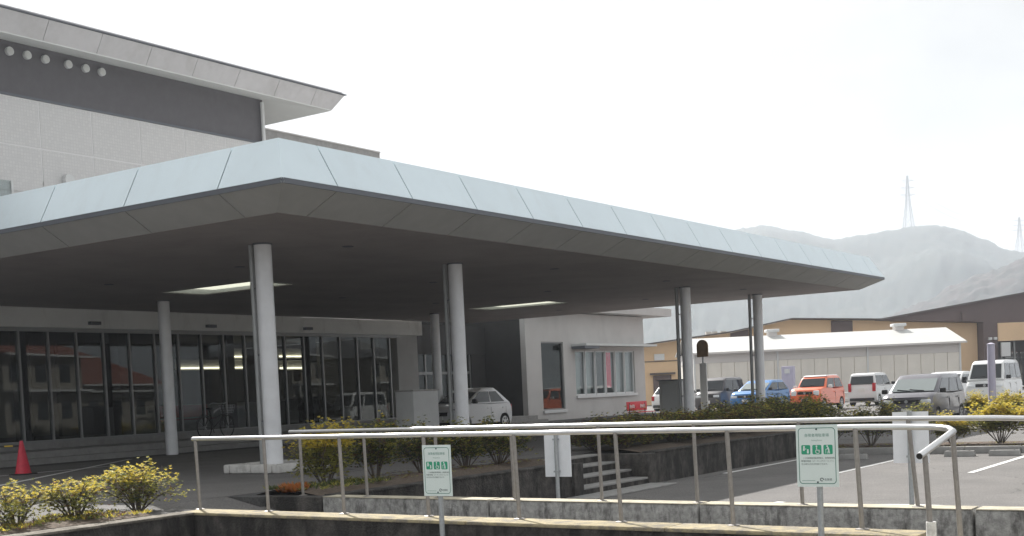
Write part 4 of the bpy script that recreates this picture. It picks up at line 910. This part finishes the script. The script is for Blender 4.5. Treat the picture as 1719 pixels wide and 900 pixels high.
# houses over the road to the right: out of the frame, they show only as reflections in the glass
def house(label, c, w, dp, h, rh, rz, roofm):
    t = thing('house', (0,0,0), label, 'house', 'houses mirrored in the ground-floor glass')
    MB().box(-w/2,w/2,-dp/2,dp/2,-0.2,h).build('wall', 'house_wall', t)
    e = 0.7; mb = MB()
    mb.add([(-w/2-e,-dp/2-e,h),(w/2+e,-dp/2-e,h),(w/2+e,dp/2+e,h),(-w/2-e,dp/2+e,h),(-w/4,0,h+rh),(w/4,0,h+rh)],[(0,1,5,4),(1,2,5),(2,3,4,5),(3,0,4),(3,2,1,0)])
    mb.build('roof', roofm, t)
    MB().box(-w/2-e,w/2+e,dp/2+e,dp/2+e+0.08,h-0.14,h-0.002).build('gutter', 'frame_white', t)
    for i in range(3):
        for z in (0.9,3.6):
            if z+1.3 < h: MB().box(-w/2+0.8+i*w/3.2,-w/2+2.2+i*w/3.2,dp/2,dp/2+0.04,z,z+1.3).build('window', 'car_glass', t)
    MB().box(-w/2,w/2,dp/2,dp/2+0.9,2.9,3.05).build('balcony', 'frame_white', t)
    t.location = (*c,0); t.rotation_euler = (0,0,rz)
house('two-storey house with red hipped roof mirrored at the far left of the glass', (55,-24), 11,8,5.6,2.3,R(-25),'house_roof')
house('low house with red hipped roof mirrored beside the cone', (70,-34), 12,8,3.6,2.6,R(-20),'house_roof')
house('pale two-storey house with balcony mirrored left of the back column', (86,-27), 10,8,5.8,2.0,R(-25),'house_roof_grey')
house('grey-roofed house mirrored behind the bicycle', (101,-30), 11,9,5.6,2.2,R(-20),'house_roof_grey')

# ================================================================== HILLS AND PYLONS
def interp(pts, u):
    if u <= pts[0][0]: return pts[0][1]
    for (a, za), (b2, zb) in zip(pts[:-1], pts[1:]):
        if u <= b2: t = (u-a)/(b2-a); t = t*t*(3-2*t)*0.5+t*0.5; return za+(zb-za)*t
    return pts[-1][1]
ridge = [(-900,60),(-500,110),(-200,128),(99,138),(164,147),(222,160),(260,165),(283,167.5),(311,161),(356,149),(388,151.5),(420,155),(439,158),(465,159.5),(490,153),(516,142),(541,129.5),(560,126),(640,135),(760,150),(900,130),(1200,90)]
def hills(name, rg, u0,u1,nu,d0,dr,d1,nd,amp,mt,seed):
    mb = MB(); vs = []
    for i in range(nu+1):
        u = u0+(u1-u0)*i/nu; hz = interp(rg,u)
        for j in range(nd+1):
            d = d0+(d1-d0)*j/nd
            t = (d-d0)/(dr-d0) if d < dr else 1-0.6*((d-dr)/(d1-dr))**1.3
            t = max(0,t); s = t*t*(3-2*t) if d < dr else t
            big = noise.noise(Vector((u*0.008+seed,d*0.008,0)))*0.14*(1-abs(1-2*min(1,t)) if d < dr else 0.4)
            fine = noise.noise(Vector((u*0.11,d*0.11,seed)))*amp+noise.noise(Vector((u*0.3,d*0.3,seed+4)))*amp*0.6
            vs.append(ud(u*d/dr, d, -1+hz*max(0,s+(big if d < dr*0.98 else 0))+fine*min(1,t*3)))
    fs = [(i*(nd+1)+j,(i+1)*(nd+1)+j,(i+1)*(nd+1)+j+1,i*(nd+1)+j+1) for i in range(nu) for j in range(nd)]
    mb.add(vs,fs); o = mb.build(name, mt, smooth=True, ang=180); return tag(o, kind='structure')
hills('mountain', ridge, -700,1050,520, 700,1350,1800,110, 3.0,'forest',3.1)
hill = [(100,6),(160,18),(200,30),(213,35),(237,43),(250,50),(267,56.5),(290,64),(330,74),(400,80),(520,60)]
hills('foothill', hill, 60,520,300, 480,700,900,110, 2.6,'forest_autumn',8.7)

def pylon(label, u, d, zb, h):
    t = thing('transmission_pylon', ud(u,d,zb), label, 'pylon', 'pylons on the ridge')
    def half(z): return (5.6*(1-z/(h*0.62))+1.5*(z/(h*0.62))) if z < h*0.62 else 1.5*(1-(z-h*0.62)/(h*0.45))+0.25
    lv = [0,h*0.16,h*0.30,h*0.42,h*0.53,h*0.62,h*0.70,h*0.78,h*0.86,h*0.93,h]
    c = Vector(ud(u,d,zb)); cor = [(-1,-1),(1,-1),(1,1),(-1,1)]
    P = lambda k, z: c+Rh*(cor[k][0]*half(z))+Fh*(cor[k][1]*half(z))+Vector((0,0,z))
    mb = MB()
    for a, b2 in zip(lv[:-1],lv[1:]):
        for k in range(4): mb.cyl(P(k,a),P(k,b2),0.30,n=4)
    mb.build('leg', 'pylon_steel', t)
    mb = MB()
    for a, b2 in zip(lv[:-1],lv[1:]):
        for k in range(4):
            k2 = (k+1)%4; mb.cyl(P(k,a),P(k2,b2),0.14,n=4); mb.cyl(P(k2,a),P(k,b2),0.14,n=4); mb.cyl(P(k,b2),P(k2,b2),0.14,n=4)
    mb.build('bracing', 'pylon_steel', t)
    for z, L_ in ((h*0.68,8.0),(h*0.80,7.0),(h*0.92,6.0)):
        mb = MB(); b0 = c+Vector((0,0,z))
        for s in (-1,1):
            mb.cyl(b0+Vector((0,0,0.9)),b0+Rh*(s*L_),0.22,n=4); mb.cyl(b0-Vector((0,0,0.9)),b0+Rh*(s*L_),0.22,n=4)
        mb.build('cross_arm', 'pylon_steel', t)
    return c
pc = pylon('steel lattice pylon standing on the mountain ridge', 430, 1330, 150, 62)
pc2 = pylon('faint lattice pylon at the right edge of the photo', 617, 1500, 136, 48)
pc0 = Vector(ud(-120,1500,120))
for i, (s, zf) in enumerate(((-1,0.68),(1,0.68),(-1,0.80),(1,0.80),(-1,0.92),(1,0.92))):
    for a, b2, ha, hb_, nm in ((pc,pc2,62,48,'power_line'),(pc,pc0,62,50,'power_line')):
        A = a+Rh*(s*7)+Vector((0,0,ha*zf)); B = b2+Rh*(s*6)+Vector((0,0,hb_*zf))
        pts = [A.lerp(B,k/16)-Vector((0,0,14*4*(k/16)*(1-k/16))) for k in range(17)]
        o = MB().tube(pts,0.09,4).build(nm, 'pylon_steel')
        side = 'to the right-hand pylon' if b2 is pc2 else 'away to the left'
        tag(o, ('upper','upper','middle','middle','lower','lower')[5-i]+' '+('left','right')[i%2]+' power line from the ridge pylon '+side, 'power line', 'power lines '+side)

# ================================================================== PLANTS
def leaf(mb, p, d, up, L_, W_):
    d = d.normalized(); s = d.cross(up); s = s.normalized() if s.length > 1e-4 else Vector((1,0,0)); nrm = s.cross(d)
    a = p; m1 = p+d*L_*0.5+s*W_*0.5+nrm*L_*0.06; m2 = p+d*L_*0.5-s*W_*0.5+nrm*L_*0.06; e = p+d*L_
    mb.add([a,m1,e,m2],[(0,1,2,3)])
def bush_meshes(seed, w, h, clusters, leafL, mix, bare=0.35, nl=8):
    """returns (foliage MB, stems MB): stems fan out of one foot, each twig end carries rosettes of leaves"""
    r = random.Random(seed); fo = MB(); sm = MB(); tips = []
    nst = 13
    for i in range(nst):
        a = 2*PI*i/nst+r.uniform(-.3,.3); rr = w*0.5*r.uniform(0.25,1.0); hh = h*(r.uniform(0.60,1.0)-0.22*(rr/(w*0.5))**2)
        p0 = Vector((0.05*math.cos(a),0.05*math.sin(a),0)); p1 = Vector((rr*0.45*math.cos(a),rr*0.45*math.sin(a),hh*0.5)); p2 = Vector((rr*math.cos(a),rr*math.sin(a),hh))
        sm.tube([p0,p1,p2],[0.011,0.008,0.004],5)
        for k in range(6):
            b0 = p1.lerp(p2,r.uniform(0,0.9)); q = b0+Vector((r.uniform(-1,1)*w*0.16,r.uniform(-1,1)*w*0.16,r.uniform(0.02,0.30)*h))
            q.z = min(q.z,h*1.02); sm.tube([b0,q],[0.005,0.0025],4); tips.append(q)
        tips.append(p2)
    tips = r.sample(tips, int(len(tips)*0.5))
    for c in range(clusters):
        t = r.choice(tips)
        if r.random() < 0.42: t = Vector((t.x*0.92,t.y*0.92,t.z*r.uniform(0.35,0.95)))
        p = t+Vector((r.gauss(0,w*0.06),r.gauss(0,w*0.06),r.gauss(-0.02*h,h*0.09)))
        if p.z < h*bare*r.uniform(0.5,1.0): continue
        top = p.z/h
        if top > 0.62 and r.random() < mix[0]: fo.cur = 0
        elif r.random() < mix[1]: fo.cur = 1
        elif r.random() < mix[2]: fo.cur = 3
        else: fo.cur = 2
        for k in range(nl):
            a = 2*PI*k/nl+r.uniform(-.4,.4); d = Vector((math.cos(a),math.sin(a),r.uniform(-0.1,1.0)))
            leaf(fo, p, d, Vector((0,0,1)), leafL*r.uniform(0.7,1.25), leafL*0.42)
    return fo, sm
LM = ['leaf_yellow','leaf_olive','leaf_green','leaf_russet']
def plant(name, label, loc, seed, w, h, clusters, leafL, mix, cat='bush', group=None, bare=0.35, nl=8):
    t = thing(name, (0,0,0), label, cat, group); fo, sm = bush_meshes(seed,w,h,clusters,leafL,mix,bare,nl)
    f = fo.build('foliage', LM, t); s = sm.build('stems', 'bark', t); t.location = loc; return t
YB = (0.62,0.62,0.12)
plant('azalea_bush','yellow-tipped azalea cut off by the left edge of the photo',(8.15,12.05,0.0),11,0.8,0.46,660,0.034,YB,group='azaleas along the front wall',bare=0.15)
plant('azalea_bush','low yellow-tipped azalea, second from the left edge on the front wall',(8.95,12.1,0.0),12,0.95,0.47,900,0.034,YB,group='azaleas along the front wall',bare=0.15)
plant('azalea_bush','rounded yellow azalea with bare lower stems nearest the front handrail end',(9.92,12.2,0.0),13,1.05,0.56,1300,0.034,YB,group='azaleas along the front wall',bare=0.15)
plant('azalea_bush','yellow azalea behind the left end of the rear handrail',(13.1,12.05,0.02),14,1.25,0.88,2600,0.038,(0.85,0.8,0.1),group='azaleas on the planter left of the steps',bare=0.2)  # stands in canopy shade; yellow is the leaf colour
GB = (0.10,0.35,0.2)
for i, (x,y,h,lb) in enumerate(((14.25,12.1,0.78,'dark green azalea next to the yellow one, in canopy shade'),(15.25,12.0,0.74,'dark green shaded azalea behind the left permit sign'),(16.25,11.9,0.70,'dark green shaded azalea right of the left permit sign'),(17.05,11.8,0.70,'dark green shaded azalea nearest the left side of the steps'))):
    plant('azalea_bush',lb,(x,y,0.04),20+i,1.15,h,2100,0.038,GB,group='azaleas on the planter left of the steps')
# clipped shrubs right of the steps: three shapes, copied
def proto(seed, w, h, cl, ll, mix, bare, name='hedge_shrub'):
    t = plant(name, 'x', (0,0,0), seed, w, h, cl, ll, mix, bare=bare, nl=7); return t
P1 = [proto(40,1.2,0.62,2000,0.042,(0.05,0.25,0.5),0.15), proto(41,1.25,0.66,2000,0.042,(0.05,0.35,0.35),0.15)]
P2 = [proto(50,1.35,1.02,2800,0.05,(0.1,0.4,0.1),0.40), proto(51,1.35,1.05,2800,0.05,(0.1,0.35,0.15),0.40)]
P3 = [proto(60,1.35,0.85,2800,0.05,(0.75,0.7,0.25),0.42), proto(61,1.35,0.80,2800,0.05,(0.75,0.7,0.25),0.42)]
used = set()
ORD = ['first','second','third','fourth','fifth','sixth','seventh','eighth','ninth','tenth','eleventh']
def put(ps, k, loc, rz, s, label, group):
    p = ps[k % 2]; o = p if p.name not in used else copy_tree(p); used.add(p.name)
    o.location = loc; o.rotation_euler = (0,0,rz); o.scale = (s,s,s); tag(o, label, 'shrub', group); return o
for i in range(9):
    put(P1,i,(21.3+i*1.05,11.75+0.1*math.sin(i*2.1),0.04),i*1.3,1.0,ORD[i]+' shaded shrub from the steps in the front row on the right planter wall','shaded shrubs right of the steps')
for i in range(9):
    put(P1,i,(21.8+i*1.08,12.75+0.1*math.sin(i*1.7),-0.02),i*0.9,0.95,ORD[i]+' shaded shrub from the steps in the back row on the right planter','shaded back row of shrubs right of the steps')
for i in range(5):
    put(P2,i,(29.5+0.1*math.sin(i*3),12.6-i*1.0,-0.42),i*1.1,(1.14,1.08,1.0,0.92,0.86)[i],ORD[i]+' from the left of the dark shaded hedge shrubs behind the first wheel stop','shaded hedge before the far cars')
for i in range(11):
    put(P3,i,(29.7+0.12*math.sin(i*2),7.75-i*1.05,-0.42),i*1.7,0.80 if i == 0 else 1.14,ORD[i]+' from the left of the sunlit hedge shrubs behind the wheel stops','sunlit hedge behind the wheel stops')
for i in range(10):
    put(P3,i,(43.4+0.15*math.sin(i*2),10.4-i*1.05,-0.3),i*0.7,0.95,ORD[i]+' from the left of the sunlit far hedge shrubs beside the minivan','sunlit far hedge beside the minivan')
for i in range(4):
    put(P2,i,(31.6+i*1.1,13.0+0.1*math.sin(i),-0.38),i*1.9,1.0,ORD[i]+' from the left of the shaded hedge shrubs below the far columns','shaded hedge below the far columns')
for t_, rz in ((0,0),):
    kb2 = thing('hedge_kerb', (29.5,3,LOT), 'concrete kerb edging the hedge behind the wheel stops', 'kerb')
    for i in range(16): MB().box(28.55,28.70,10.8-(i+1)*1.2+0.01,10.8-i*1.2,LOT-0.02,-0.42).build('kerb_stone', 'concrete', kb2, bevel=0.02)
    MB().box(28.70,30.9,-20,10.83,LOT-0.02,-0.44).build('soil_bed', 'soil', kb2)
# weeds and fallen leaves
def tufts(name, label, region, n, mats, L_, seed, cat='grass', spread=1.0):
    r = random.Random(seed); mb = MB()
    for i in range(n):
        x, y = r.uniform(region[0],region[1]), r.uniform(region[2],region[3]); z = region[4]
        if noise.noise(Vector((x*1.6,y*2.5,seed))) < -0.05 and r.random() < 0.85: continue
        mb.cur = r.choice(range(len(mats)))
        for k in range(5):
            a = r.uniform(0,2*PI); leaf(mb, Vector((x,y,z)), Vector((math.cos(a)*spread,math.sin(a)*spread,r.uniform(0.3,1.2))), Vector((0,0,1)), L_*r.uniform(0.6,1.3), L_*0.22)
    o = mb.build(name, mats); return tag(o, label, cat, kind='stuff')
tufts('weeds','low weeds and dry leaves on the bed above the left wall',(4.5,9.55,11.46,12.5,0.03),1500,['leaf_olive','leaf_green','leaf_yellow','leaf_russet'],0.06,5)
tufts('weeds','green weeds at the foot of the yellow azalea',(12.0,13.6,11.2,12.2,0.06),420,['leaf_olive','leaf_green','leaf_green'],0.08,6)
tufts('dry_grass','orange dry grass tuft at the left end of the pale ramp wall',(12.0,12.22,11.6,11.9,0.03),90,['leaf_orange'],0.13,9,spread=0.6)
tufts('fallen_leaves','fallen leaves and litter on the planter left of the steps',(12.2,17.7,11.15,12.3,0.08),500,['leaf_russet','leaf_olive'],0.045,12,'leaves',3.0)
tufts('fallen_leaves','fallen leaves under the hedge behind the wheel stops',(28.75,30.6,-3,10.6,-0.435),900,['leaf_russet','leaf_olive'],0.06,13,'leaves',3.0)

# ================================================================== HAZE
mt = bpy.data.materials.new('haze'); mt.use_nodes = True; M['haze'] = mt
N = mt.node_tree.nodes; N.remove(N['Principled BSDF']); pv = N.new('ShaderNodeVolumePrincipled')
pv.inputs['Color'].default_value = (0.75,0.81,0.89,1); pv.inputs['Density'].default_value = 0.0005; pv.inputs['Anisotropy'].default_value = 0.3
mt.node_tree.links.new(pv.outputs[0], N['Material Output'].inputs['Volume'])
hz = MB().box(-2500,2500,-2500,2500,-2.5,235).build('haze', 'haze'); tag(hz, kind='stuff')
tag(hz, 'thin pale haze hanging over the whole valley', 'haze')
